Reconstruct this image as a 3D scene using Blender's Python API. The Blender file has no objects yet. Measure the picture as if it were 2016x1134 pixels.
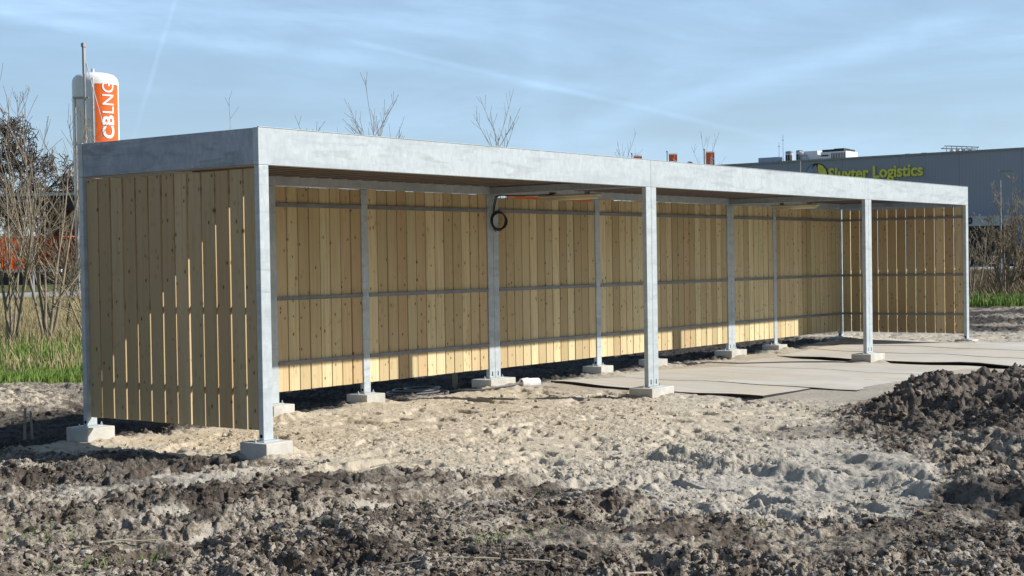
import bpy, math, random
import numpy as np
from mathutils import Vector, Matrix
scn = bpy.context.scene
COL = scn.collection
rad = math.radians

# ------------------------------------------------------------------ camera, light, exposure
CAM = Vector((-6.98332, -7.29151, 1.17616))
FW = Vector((0.80171997, 0.59740681, -0.01871324)).normalized()
RT = Vector((0.59720776, -0.8019374, -0.01546893)).normalized()
UP = RT.cross(FW).normalized()
cd = bpy.data.cameras.new('camera'); cam = bpy.data.objects.new('camera', cd); COL.objects.link(cam)
m = Matrix((RT, UP, -FW)).transposed().to_4x4(); m.translation = CAM
cam.matrix_world = m
cd.sensor_width = 36; cd.lens = 36*2939.55/2016; cd.clip_start = .05; cd.clip_end = 6000
scn.camera = cam

SUN = Vector((0.495, -0.669, 0.555)).normalized()      # towards the sun
SUN_EL = math.asin(SUN.z)
world = bpy.data.worlds.new('World'); scn.world = world; world.use_nodes = True
nt = world.node_tree; N = nt.nodes; LK = nt.links
bg = N['Background']
sky = N.new('ShaderNodeTexSky'); sky.sky_type = 'NISHITA'; sky.sun_disc = False
sky.sun_elevation = SUN_EL; sky.sun_rotation = math.atan2(SUN.x, SUN.y)
sky.air_density = 1.0; sky.dust_density = .25; sky.ozone_density = 2.2; sky.altitude = 0
bg.inputs['Strength'].default_value = .068
tc = N.new('ShaderNodeTexCoord')
def wn(kind, **kw):
    n = N.new(kind)
    for k, v in kw.items(): setattr(n, k, v)
    return n
def wmath(op, a, b=None, clamp=False):
    n = wn('ShaderNodeMath', operation=op, use_clamp=clamp)
    for i, v in enumerate((a, b)):
        if v is None: continue
        if isinstance(v, (int, float)): n.inputs[i].default_value = v
        else: LK.new(v, n.inputs[i])
    return n.outputs[0]
def wmap(rot, scale):
    n = wn('ShaderNodeMapping'); n.inputs['Rotation'].default_value = rot; n.inputs['Scale'].default_value = scale
    LK.new(tc.outputs['Generated'], n.inputs['Vector']); return n.outputs[0]
def wnoise(vec, sc, det, rough, dist=0.):
    n = wn('ShaderNodeTexNoise'); LK.new(vec, n.inputs['Vector'])
    n.inputs['Scale'].default_value = sc; n.inputs['Detail'].default_value = det
    n.inputs['Roughness'].default_value = rough; n.inputs['Distortion'].default_value = dist
    return n.outputs['Fac']
def wramp(v, a, b, lo=0., hi=1.):
    n = wn('ShaderNodeMapRange', interpolation_type='SMOOTHSTEP'); LK.new(v, n.inputs[0])
    for i, q in enumerate((a, b, lo, hi)): n.inputs[i+1].default_value = q
    return n.outputs[0]
# high thin cirrus streaks, by direction of the sky
v1 = wmap((0, rad(8), rad(-36)), (1.2, 2.2, 9.0))
v2 = wmap((rad(18), rad(-14), rad(-50)), (1.0, 2.0, 12.0))
c1 = wramp(wnoise(v1, 1.6, 7, .62, .5), .38, .78)
c2 = wramp(wnoise(v2, 1.3, 6, .6, .8), .42, .80)
v3 = wmap((0, 0, 0), (1, 1, 2))
c3 = wramp(wnoise(v3, 1.8, 3, .5, .3), .35, .7)
cl = wmath('ADD', wmath('MULTIPLY', c1, .55), wmath('MULTIPLY', c2, .5))
cl = wmath('MULTIPLY', cl, wramp(c3, 0, 1, .5, 1.))
cl = wmath('ADD', wmath('MULTIPLY', cl, .9), .36)
# the veil of cirrus is shaped: strong in view, thinned elsewhere to cut fill
vd = wn('ShaderNodeVectorMath', operation='DOT_PRODUCT'); LK.new(tc.outputs['Generated'], vd.inputs[0]); vd.inputs[1].default_value = (.80, .597, 0)
veil = wramp(vd.outputs['Value'], -.1, .75, .06, 1)
cl = wmath('MULTIPLY', cl, veil)
# old vapour trails: bands about a great circle through two sky directions
def sky_dir(px, py):
    return (FW + RT*((px-1008)/2939.5) + UP*((567-py)/2939.5)).normalized()
TRAILS = [((-200, 5), (1300, 192), .0035, .30, .55), ((700, 84), (1480, 262), .0014, .26, .3), ((1130, 262), (1900, 40), .0065, .30, .4),
          ((348, -10), (288, 190), .0012, .22, .12), ((1040, -60), (1090, 420), .009, .15, .3), ((500, 150), (1250, 330), .008, .13, .5)]
for a, b, wdt, amt, ext in TRAILS:
    da, db = sky_dir(*a), sky_dir(*b); nrm = da.cross(db).normalized(); mid = (da+db).normalized()
    dt = wn('ShaderNodeVectorMath', operation='DOT_PRODUCT'); LK.new(tc.outputs['Generated'], dt.inputs[0]); dt.inputs[1].default_value = nrm
    dm = wn('ShaderNodeVectorMath', operation='DOT_PRODUCT'); LK.new(tc.outputs['Generated'], dm.inputs[0]); dm.inputs[1].default_value = mid
    wob = wmath('MULTIPLY', wmath('SUBTRACT', wnoise(v3, 9, 4, .6), .5), wdt*2.2)
    band = wramp(wmath('ABSOLUTE', wmath('ADD', dt.outputs['Value'], wob)), 0, wdt*2.2, 1, 0)
    half = math.cos(math.acos(max(-1, min(1, da.dot(db))))/2*1.0)
    fade = wramp(dm.outputs['Value'], half-.004, half+(1-half)*ext, 0, 1)
    brk = wramp(wnoise(v3, 14, 5, .6), .3, .65, .35, 1)
    cl = wmath('ADD', cl, wmath('MULTIPLY', wmath('MULTIPLY', wmath('MULTIPLY', band, fade), brk), amt*.55))
cl = wmath('MINIMUM', cl, .9)
mixc = wn('ShaderNodeMix', data_type='RGBA'); LK.new(cl, mixc.inputs[0])
LK.new(sky.outputs[0], mixc.inputs[6]); mixc.inputs[7].default_value = (7.4, 10.9, 15.2, 1)
LK.new(mixc.outputs[2], bg.inputs['Color'])

sl = bpy.data.lights.new('sun', 'SUN'); sl.energy = 5.0; sl.angle = rad(.53); sl.color = (1, .955, .88)
so = bpy.data.objects.new('sun', sl); COL.objects.link(so)
so.rotation_euler = (-SUN).to_track_quat('-Z', 'Y').to_euler(); so.location = (10, -20, 30)
scn.render.engine = 'CYCLES'
scn.view_settings.view_transform = 'Standard'; scn.view_settings.look = 'None'
scn.view_settings.exposure = 0.32; scn.view_settings.gamma = 1
try:
    scn.cycles.max_bounces = 6; scn.cycles.diffuse_bounces = 3; scn.cycles.glossy_bounces = 3
except Exception: pass

# ------------------------------------------------------------------ materials
class MT:
    def __init__(s, name):
        s.m = bpy.data.materials.new(name); s.m.use_nodes = True
        s.t = s.m.node_tree; s.b = s.t.nodes['Principled BSDF']; s.b.inputs['Roughness'].default_value = .8
        s.b.inputs['Specular IOR Level'].default_value = .25
    def n(s, kind, **kw):
        n = s.t.nodes.new(kind)
        for k, v in kw.items(): setattr(n, k, v)
        return n
    def put(s, sock, v):
        if v is None: return
        if hasattr(v, 'is_linked') or hasattr(v, 'links'): s.t.links.new(v, sock)
        else: sock.default_value = v
    def math(s, op, a, b=None, clamp=False):
        n = s.n('ShaderNodeMath', operation=op, use_clamp=clamp); s.put(n.inputs[0], a); s.put(n.inputs[1], b); return n.outputs[0]
    def coord(s, scale=(1, 1, 1), kind='Object', loc=(0, 0, 0)):
        c = s.n('ShaderNodeTexCoord'); mp = s.n('ShaderNodeMapping'); mp.inputs['Scale'].default_value = scale; mp.inputs['Location'].default_value = loc
        s.t.links.new(c.outputs[kind], mp.inputs['Vector']); return mp.outputs[0]
    def uv(s, scale=(1, 1, 1)):
        return s.coord(scale, 'UV')
    def noise(s, vec, sc, det=4, rough=.55, dist=0., out='Fac'):
        n = s.n('ShaderNodeTexNoise'); s.put(n.inputs['Vector'], vec); n.inputs['Scale'].default_value = sc
        n.inputs['Detail'].default_value = det; n.inputs['Roughness'].default_value = rough; n.inputs['Distortion'].default_value = dist
        return n.outputs[out]
    def vor(s, vec, sc, feat='F1', out='Distance', rnd=1.):
        n = s.n('ShaderNodeTexVoronoi', feature=feat); s.put(n.inputs['Vector'], vec); n.inputs['Scale'].default_value = sc
        n.inputs['Randomness'].default_value = rnd; return n.outputs[out]
    def ramp(s, v, a, b, lo=0., hi=1.):
        n = s.n('ShaderNodeMapRange', interpolation_type='SMOOTHSTEP'); s.put(n.inputs[0], v)
        for i, q in enumerate((a, b, lo, hi)): s.put(n.inputs[i+1], q)
        return n.outputs[0]
    def mix(s, f, a, b, mode='MIX'):
        n = s.n('ShaderNodeMix', data_type='RGBA', blend_type=mode)
        s.put(n.inputs[0], f)
        for i, v in ((6, a), (7, b)):
            if isinstance(v, tuple) and len(v) == 3: v = (*v, 1)
            s.put(n.inputs[i], v)
        return n.outputs[2]
    def attr(s, name, out='Fac'):
        n = s.n('ShaderNodeAttribute'); n.attribute_name = name; return n.outputs[out]
    def bump(s, h, strength=.5, dist=.01):
        n = s.n('ShaderNodeBump'); n.inputs['Strength'].default_value = strength; n.inputs['Distance'].default_value = dist
        s.put(n.inputs['Height'], h); s.t.links.new(n.outputs[0], s.b.inputs['Normal'])
    def fin(s, col=None, rough=None, metal=None, spec=None):
        if isinstance(col, tuple) and len(col) == 3: col = (*col, 1)
        s.put(s.b.inputs['Base Color'], col); s.put(s.b.inputs['Roughness'], rough); s.put(s.b.inputs['Metallic'], metal)
        s.put(s.b.inputs['Specular IOR Level'], spec)
        return s.m

def plain(name, col, rough=.7, metal=0., spec=.3, var=.12, sc=3.):
    t = MT(name); v = t.coord()
    f = t.noise(v, sc, 5, .6)
    c = t.mix(t.ramp(f, .3, .7), tuple(x*(1-var) for x in col), tuple(min(1, x*(1+var)) for x in col))
    return t.fin(c, rough, metal, spec)

def mat_galv(name, base, dark, stain=.5, metal=.35):
    t = MT(name); v = t.coord()
    sp = t.vor(t.coord((1, 1, .55)), 42, out='Color')
    sep = t.n('ShaderNodeSeparateColor'); t.put(sep.inputs[0], sp)
    c = t.mix(t.math('MULTIPLY', sep.outputs[0], .42), base, dark)
    bl = t.ramp(t.noise(v, 4.0, 6, .62, .6), .42, .72)
    c = t.mix(t.math('MULTIPLY', bl, .55), c, dark)
    st = t.ramp(t.noise(t.coord((.7, .7, 5)), 2.2, 5, .6, 1.2), .50, .70)
    c = t.mix(t.math('MULTIPLY', st, stain), c, tuple(x*.62 for x in dark))
    sm = t.ramp(t.noise(t.coord((.45, .45, 3.2)), 1.5, 6, .62, .8), .48, .66)
    c = t.mix(t.math('MULTIPLY', sm, .42), c, dark)
    dr = t.ramp(t.noise(t.coord((26, 26, 1.2)), 1.0, 3, .5), .58, .75)
    c = t.mix(t.math('MULTIPLY', dr, .16), c, dark)
    r = t.ramp(bl, 0, 1, .42, .62)
    t.bump(t.noise(v, 60, 2, .5), .06, .002)
    return t.fin(c, r, metal, .22)
M_GALV = mat_galv('galvanised_steel', (.525, .575, .60), (.35, .395, .42), .35, .06)
M_GALVS = mat_galv('weathered_shaded_steel', (.38, .43, .49), (.22, .26, .31), .7, .1)  # weathering plus shade darkened into the end fascia and cross beam steel
M_RAIL = mat_galv('rail_steel', (.27, .275, .29), (.17, .175, .19), .35, .1)

def mat_wood(name, tint=1.0, hue=(1, 1, 1)):
    t = MT(name); v = t.uv(); rnd = t.attr('rnd')
    off = t.n('ShaderNodeCombineXYZ'); t.put(off.inputs[2], t.math('MULTIPLY', rnd, 93.0))
    def vec(scale):
        a = t.n('ShaderNodeVectorMath', operation='MULTIPLY'); t.put(a.inputs[0], v); a.inputs[1].default_value = scale
        b = t.n('ShaderNodeVectorMath', operation='ADD'); t.put(b.inputs[0], a.outputs[0]); t.put(b.inputs[1], off.outputs[0]); return b.outputs[0]
    r1 = t.ramp(t.math('FRACT', t.math('MULTIPLY', rnd, 7.31)), 0, 1)
    r2 = t.math('FRACT', t.math('MULTIPLY', rnd, 13.7))
    c = t.mix(r1, (.36*tint, .285*tint, .165*tint), (.59*tint, .49*tint, .305*tint))
    c = t.mix(t.ramp(r2, .70, .95, 0, .8), c, (.42*tint, .30*tint, .175*tint))
    c = t.mix(t.ramp(t.math('FRACT', t.math('MULTIPLY', rnd, 29.3)), .6, 1.0, 0, .4), c, (.44*tint, .41*tint, .26*tint))
    g = t.noise(vec((42, 1.1, 1)), 1.0, 5, .6, .9)
    c = t.mix(t.ramp(g, .42, .70, 0, .55), c, (.34*tint, .24*tint, .12*tint))
    bl = t.ramp(t.noise(vec((7, 2.2, 1)), 1.0, 4, .6, .5), .52, .8)
    c = t.mix(t.math('MULTIPLY', bl, .45), c, (.36*tint, .28*tint, .15*tint))
    k = t.vor(vec((21, 13, 1)), 1.0)
    ring = t.math('MULTIPLY', t.ramp(k, .12, .42, 1, 0), t.ramp(t.noise(vec((9, 3, 1)), 1., 2), .45, .65))
    c = t.mix(t.math('MULTIPLY', ring, .6), c, (.32*tint, .19*tint, .095*tint))
    kn = t.ramp(k, .09, .24, 1, 0)
    kv = t.vor(vec((21, 13, 1)), 1.0, out='Color'); ks = t.n('ShaderNodeSeparateColor'); t.put(ks.inputs[0], kv)
    kn = t.math('MULTIPLY', kn, t.ramp(ks.outputs[0], .60, .68))
    c = t.mix(t.math('MULTIPLY', kn, .82), c, (.055, .032, .018))
    c = t.mix(1.0, c, hue, 'MULTIPLY')
    t.bump(g, .15, .003)
    return t.fin(c, .75, 0, .2)
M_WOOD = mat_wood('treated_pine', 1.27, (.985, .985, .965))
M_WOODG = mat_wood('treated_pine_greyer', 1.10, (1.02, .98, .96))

t = MT('cast_concrete'); v = t.coord()
c = t.mix(t.ramp(t.noise(v, 6, 6, .65), .35, .7), (.46, .445, .405), (.58, .57, .53))
c = t.mix(t.ramp(t.vor(v, 55), .06, .12, .6, 0), c, (.2, .19, .17))
c = t.mix(t.ramp(t.noise(v, 22, 4, .6), .58, .75, 0, .35), c, (.33, .30, .25))
gz = t.n('ShaderNodeSeparateXYZ'); t.put(gz.inputs[0], t.coord()); 
c = t.mix(t.math('MULTIPLY', t.ramp(t.math('ADD', gz.outputs[2], t.math('MULTIPLY', t.noise(v, 20, 3), .06)), -.135, -.075, 1, 0), .8), c, (.46, .38, .25))
t.bump(t.noise(v, 40, 5, .7), .35, .004); M_CONC = t.fin(c, .9, 0, .15)

t = MT('dusty_board'); v = t.coord()
c = t.mix(t.ramp(t.noise(t.coord((1, .25, 1)), 3, 6, .65, .6), .35, .7), (.47, .44, .385), (.56, .535, .49))
c = t.mix(t.ramp(t.noise(t.coord((7, .6, 1)), 3, 5, .6), .55, .75, 0, .5), c, (.38, .36, .325))
c = t.mix(t.ramp(t.noise(v, 1.1, 5, .6), .5, .66, 0, .6), c, (.56, .485, .375))
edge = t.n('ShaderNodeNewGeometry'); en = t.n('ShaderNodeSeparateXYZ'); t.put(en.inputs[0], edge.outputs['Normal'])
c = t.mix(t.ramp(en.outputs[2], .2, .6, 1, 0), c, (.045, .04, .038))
t.bump(t.noise(v, 40, 4, .6), .2, .003); M_BOARD = t.fin(c, .85, 0, .15)

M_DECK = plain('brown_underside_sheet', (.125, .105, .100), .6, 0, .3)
M_BLACK = plain('black_rubber', (.012, .012, .014), .45, 0, .4)
M_HOLE = plain('dark_hole', (.006, .006, .007), .9)
M_LAMP = plain('cream_plastic', (.55, .50, .36), .45, 0, .4)
M_GREYP = plain('grey_plastic', (.13, .13, .14), .5)
M_WHITEP = plain('white_plastic', (.75, .74, .72), .5)
M_ZINC = plain('zinc_bolt', (.5, .51, .52), .4, .6)
M_WHITE = plain('white_paint', (.80, .81, .82), .45, 0, .4, .03)
M_ORANGE = plain('orange_paint', (.80, .135, .02), .5, 0, .3, .06)
M_SHADEORANGE = plain('shaded_orange_paint', (.55, .10, .03), .6, 0, .2, .2)  # container orange with the shade put into its colour
M_FLAG = plain('orange_cloth', (.85, .20, .085), .8, 0, .1)
t = MT('grey_cladding'); v = t.coord((1, 1, 1)); sx = t.n('ShaderNodeSeparateXYZ'); t.put(sx.inputs[0], v)
rib = t.math('FRACT', t.math('MULTIPLY', sx.outputs[1], 3.0)); seam = t.math('FRACT', t.math('MULTIPLY', sx.outputs[1], .1667))
c = t.mix(t.ramp(t.noise(v, .08, 4), .3, .7), (.335, .365, .42), (.37, .40, .455))
c = t.mix(t.math('MULTIPLY', t.math('GREATER_THAN', rib, .82), .22), c, (.20, .21, .25)); c = t.mix(t.math('MULTIPLY', t.math('GREATER_THAN', seam, .988), .5), c, (.18, .19, .22))
M_WH = t.fin(c, .6, 0, .2)
M_WHCAP = plain('pale_trim', (.30, .31, .32), .5)
M_YEL = plain('yellow_letter', (.85, .80, .13), .5)
M_LBLUE = plain('pale_blue_panel', (.30, .38, .52), .5)
M_DKSTEEL = plain('dark_steel', (.035, .036, .04), .5, 0, .3)
M_GREYST = plain('grey_steel', (.32, .34, .37), .5, .2)
M_LGREY = plain('pale_grey_metal', (.55, .56, .57), .5, .1)
M_ROAD = plain('pale_asphalt', (.34, .34, .345), .85, 0, .1)
M_BARK = plain('light_bark', (.27, .225, .165), .85, 0, .15, .25, 8)
M_BARKD = plain('dark_bark', (.095, .08, .075), .9, 0, .1, .3, 4)
M_BARKR = plain('reddish_twig', (.16, .115, .09), .85, 0, .1, .3, 4)
M_BLUE = plain('dark_blue_paint', (.03, .06, .16), .3, 0, .5)
M_GLASS = plain('dark_glass', (.02, .025, .03), .1, 0, .6)
M_STAKE = plain('weathered_stake', (.34, .30, .24), .85)

def mat_grass(name, a, b, c2):
    t = MT(name); r = t.attr('rnd')
    c = t.mix(t.ramp(r, 0, .6), a, b); c = t.mix(t.ramp(r, .62, 1.0), c, c2)
    t.b.inputs['Roughness'].default_value = .6
    return t.fin(c, .6, 0, .2)
M_GRASS = mat_grass('green_grass', (.10, .175, .032), (.20, .30, .065), (.40, .37, .19))
M_DRY = mat_grass('dry_grass', (.30, .24, .12), (.42, .35, .20), (.20, .18, .08))
M_SCRUB = mat_grass('brown_stems', (.13, .09, .055), (.22, .16, .10), (.30, .23, .14))

def mat_ground():
    t = MT('sand_and_soil'); v = t.coord()
    sand = t.attr('sand'); grass = t.attr('grassy'); wet_shade = t.attr('wet_shade'); pale = t.attr('pale')
    n1 = t.noise(v, 1.3, 6, .62); n2 = t.noise(v, 14, 6, .68); n3 = t.noise(v, 70, 4, .65)
    cs = t.mix(t.ramp(n1, .35, .65), (.49, .42, .315), (.565, .495, .39))
    cs = t.mix(t.ramp(n2, .47, .68, 0, .5), cs, (.43, .375, .29))
    cs = t.mix(t.ramp(n3, .54, .72, 0, .45), cs, (.30, .26, .215))
    cg = t.mix(t.ramp(n1, .4, .62), (.375, .345, .295), (.44, .405, .35))      # grey sand
    cg = t.mix(t.ramp(n2, .45, .7, 0, .5), cg, (.26, .235, .198))
    cs = t.mix(pale, cg, cs)
    cm = t.mix(t.ramp(n2, .40, .60), (.125, .100, .078), (.34, .30, .245))
    cm = t.mix(t.ramp(n3, .48, .64, 0, .65), cm, (.46, .415, .345))
    cm = t.mix(t.ramp(t.noise(v, 2.3, 6, .68), .50, .60, 0, .78), cm, (.072, .052, .040))
    s2 = t.ramp(t.math('ADD', sand, t.math('MULTIPLY', t.math('SUBTRACT', n2, .5), 1.15)), .41, .59)
    c = t.mix(s2, cm, cs)
    c = t.mix(wet_shade, c, (.030, .027, .027))
    gg = t.mix(t.ramp(n2, .4, .6), (.05, .075, .02), (.16, .15, .07))
    c = t.mix(grass, c, gg)
    h = t.math('ADD', t.math('MULTIPLY', n2, 1.2), t.math('MULTIPLY', n3, .5))
    t.bump(h, .7, .02)
    return t.fin(c, .93, 0, .08)
M_GROUND = mat_ground()
def mat_clod():
    t = MT('soil_clod'); v = t.coord(); r = t.attr('rnd')
    a = t.mix(t.ramp(r, 0, .45), (.065, .051, .040), (.24, .205, .168))
    a = t.mix(t.ramp(r, .45, .9), a, (.44, .405, .355)); a = t.mix(t.ramp(r, 1.1, 1.7), a, (.50, .44, .345))
    n = t.noise(v, 45, 5, .65)
    a = t.mix(t.ramp(n, .45, .7, 0, .5), a, (.06, .05, .043))
    t.bump(n, .8, .008)
    return t.fin(a, .95, 0, .06)
M_CLOD = mat_clod()
t = MT('fresh_heap_soil'); v = t.coord()
n2 = t.noise(v, 9, 6, .68); n3 = t.noise(v, 48, 4, .65)
c = t.mix(t.ramp(n2, .36, .66), (.066, .054, .046), (.19, .162, .138))
c = t.mix(t.ramp(n3, .52, .7, 0, .55), c, (.27, .24, .205))
t.bump(t.math('ADD', n2, t.math('MULTIPLY', n3, .5)), .8, .02); M_HEAP = t.fin(c, .95, 0, .06)

# ------------------------------------------------------------------ object helpers
def tag(o, label=None, cat=None, group=None, kind=None):
    if label: o['label'] = label
    if cat: o['category'] = cat
    if group: o['group'] = group
    if kind: o['kind'] = kind
    return o
def empty(name, loc=(0, 0, 0), rz=0., **kw):
    o = bpy.data.objects.new(name, None); COL.objects.link(o); o.location = loc; o.rotation_euler = (0, 0, rz)
    o.empty_display_size = .2
    return tag(o, **kw)
class MB:
    def __init__(s): s.v = []; s.f = []; s.r = []; s.uv = []
    def face(s, idx, rnd=0., uv=None): s.f.append(idx); s.r.append(rnd); s.uv.append(uv or [(0, 0)]*len(idx))
    def box(s, x0, x1, y0, y1, z0, z1, rnd=0., uvax=None, M=None, skip=()):
        b = len(s.v)
        P = [(x0, y0, z0), (x1, y0, z0), (x1, y1, z0), (x0, y1, z0), (x0, y0, z1), (x1, y0, z1), (x1, y1, z1), (x0, y1, z1)]
        if M is not None: P2 = [tuple(M @ Vector(p)) for p in P]
        else: P2 = P
        s.v += P2
        F = [(0, 3, 2, 1), (4, 5, 6, 7), (0, 1, 5, 4), (1, 2, 6, 5), (2, 3, 7, 6), (3, 0, 4, 7)]
        for k, f in enumerate(F):
            if k in skip: continue
            if uvax is not None:
                uv = [((P[i][uvax] + (P[i][1-uvax] if k in (3, 5, 2, 4) else 0)), P[i][2]) for i in f]
            else: uv = [(P[i][0]+P[i][1], P[i][2]) for i in f]
            s.face([b+i for i in f], rnd, uv)
    def cyl(s, p0, p1, r0, r1=None, n=12, cap=True, rnd=0.):
        r1 = r0 if r1 is None else r1
        p0, p1 = Vector(p0), Vector(p1); d = (p1-p0).normalized()
        a = d.orthogonal().normalized(); c = d.cross(a); b = len(s.v)
        for p, r in ((p0, r0), (p1, r1)):
            for i in range(n):
                an = 2*math.pi*i/n; s.v.append(tuple(p + a*(r*math.cos(an)) + c*(r*math.sin(an))))
        for i in range(n):
            j = (i+1) % n; s.face([b+i, b+j, b+n+j, b+n+i], rnd)
        if cap: s.face([b+i for i in range(n)][::-1], rnd); s.face([b+n+i for i in range(n)], rnd)
    def tube(s, pts, r, n=6, rnd=0.):
        pts = [Vector(p) for p in pts]; b = len(s.v); L = len(pts)
        R = r if hasattr(r, '__len__') else [r]*L
        prev = None
        for k, p in enumerate(pts):
            d = (pts[min(k+1, L-1)]-pts[max(k-1, 0)]).normalized()
            a = d.orthogonal().normalized() if prev is None else (prev - d*prev.dot(d)).normalized()
            prev = a; c = d.cross(a)
            for i in range(n):
                an = 2*math.pi*i/n; s.v.append(tuple(p + a*(R[k]*math.cos(an)) + c*(R[k]*math.sin(an))))
        for k in range(L-1):
            for i in range(n):
                j = (i+1) % n; s.face([b+k*n+i, b+k*n+j, b+(k+1)*n+j, b+(k+1)*n+i], rnd)
        s.face([b+i for i in range(n)][::-1], rnd); s.face([b+(L-1)*n+i for i in range(n)], rnd)
    def revolve(s, prof, n=32, c=(0, 0), rnd=0.):
        b = len(s.v)
        for (r, z) in prof:
            for i in range(n):
                a = 2*math.pi*i/n; s.v.append((c[0]+r*math.cos(a), c[1]+r*math.sin(a), z))
        for k in range(len(prof)-1):
            for i in range(n):
                j = (i+1) % n; s.face([b+k*n+i, b+k*n+j, b+(k+1)*n+j, b+(k+1)*n+i], rnd)
        s.face([b+(len(prof)-1)*n+i for i in range(n)], rnd)
    def build(s, name, mat, parent=None, smooth=False, bevel=0., **kw):
        me = bpy.data.meshes.new(name); me.from_pydata(s.v, [], s.f)
        at = me.attributes.new('rnd', 'FLOAT', 'FACE'); at.data.foreach_set('value', s.r)
        ul = me.uv_layers.new(name='UVMap'); flat = [c for f in s.uv for p in f for c in p]; ul.data.foreach_set('uv', flat)
        if smooth: me.polygons.foreach_set('use_smooth', [True]*len(s.f))
        me.materials.append(mat); me.update()
        o = bpy.data.objects.new(name, me); COL.objects.link(o)
        if parent is not None: o.parent = parent
        if bevel:
            md = o.modifiers.new('bevel', 'BEVEL'); md.width = bevel; md.segments = 2; md.limit_method = 'ANGLE'
        return tag(o, **kw)
def np_mesh(name, V, F, mat, parent=None, smooth=True, attrs=None, fattrs=None, **kw):
    V = np.asarray(V, np.float32); F = np.asarray(F, np.int32); k = F.shape[1]
    me = bpy.data.meshes.new(name); me.vertices.add(len(V)); me.vertices.foreach_set('co', V.ravel())
    me.loops.add(F.size); me.loops.foreach_set('vertex_index', F.ravel())
    me.polygons.add(len(F)); me.polygons.foreach_set('loop_start', np.arange(0, F.size, k, dtype=np.int32))
    me.polygons.foreach_set('loop_total', np.full(len(F), k, np.int32))
    me.polygons.foreach_set('use_smooth', np.full(len(F), smooth, bool))
    me.update(calc_edges=True)
    for dom, dd in (('POINT', attrs), ('FACE', fattrs)):
        for kx, a in (dd or {}).items():
            at = me.attributes.new(kx, 'FLOAT', dom); at.data.foreach_set('value', np.asarray(a, np.float32))
    me.materials.append(mat)
    o = bpy.data.objects.new(name, me); COL.objects.link(o)
    if parent is not None: o.parent = parent
    return tag(o, **kw)

# ------------------------------------------------------------------ terrain functions
rs = np.random.RandomState(7)
LAT = rs.rand(256, 256).astype(np.float32)
def vnoise(x, y):
    xi = np.floor(x).astype(np.int64); yi = np.floor(y).astype(np.int64)
    fx = x-xi; fy = y-yi; fx = fx*fx*fx*(fx*(fx*6-15)+10); fy = fy*fy*fy*(fy*(fy*6-15)+10)
    a = LAT[xi & 255, yi & 255]; b = LAT[(xi+1) & 255, yi & 255]; c = LAT[xi & 255, (yi+1) & 255]; d = LAT[(xi+1) & 255, (yi+1) & 255]
    return (a*(1-fx)+b*fx)*(1-fy) + (c*(1-fx)+d*fx)*fy
def fbm(x, y, sc, oc=4, g=.5, ridged=False):
    s = 0; a = 1; t = 0; ang = .6
    for k in range(oc):
        ca, sa = math.cos(ang*k+.3), math.sin(ang*k+.3)
        n = vnoise((x*ca-y*sa)*sc+17.3*k, (x*sa+y*ca)*sc+5.1*k)
        if ridged: n = 1-abs(2*n-1)
        s = s+a*n; t += a; a *= g; sc *= 2.03
    return s/t
def sst(a, b, v):
    q = np.clip((v-a)/(b-a), 0, 1); return q*q*(3-2*q)
MUDX = np.array([-12, -6., -5.4, -4.2, -3.55, -2.8, -2.15, -1.2, -.36, -.05, .76, 1.47, 2.4, 5])       # edge of the mud, y -> x
MUDE = np.array([-2.2, 0.6, .9, .2, -.25, -.08, -.1, -.12, -.12, -.25, -.30, -.42, -.8, -1.6])
def seg_rut(x, y, a, b, w):
    ax, ay = a; bx, by = b; L2 = (bx-ax)**2+(by-ay)**2
    t = np.clip(((x-ax)*(bx-ax)+(y-ay)*(by-ay))/L2, -.15, 1.15)
    side = ((bx-ax)*(y-ay)-(by-ay)*(x-ax))/math.sqrt(L2)
    fade = sst(-.15, .1, t)*sst(1.15, .9, t)
    return side, fade
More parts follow.
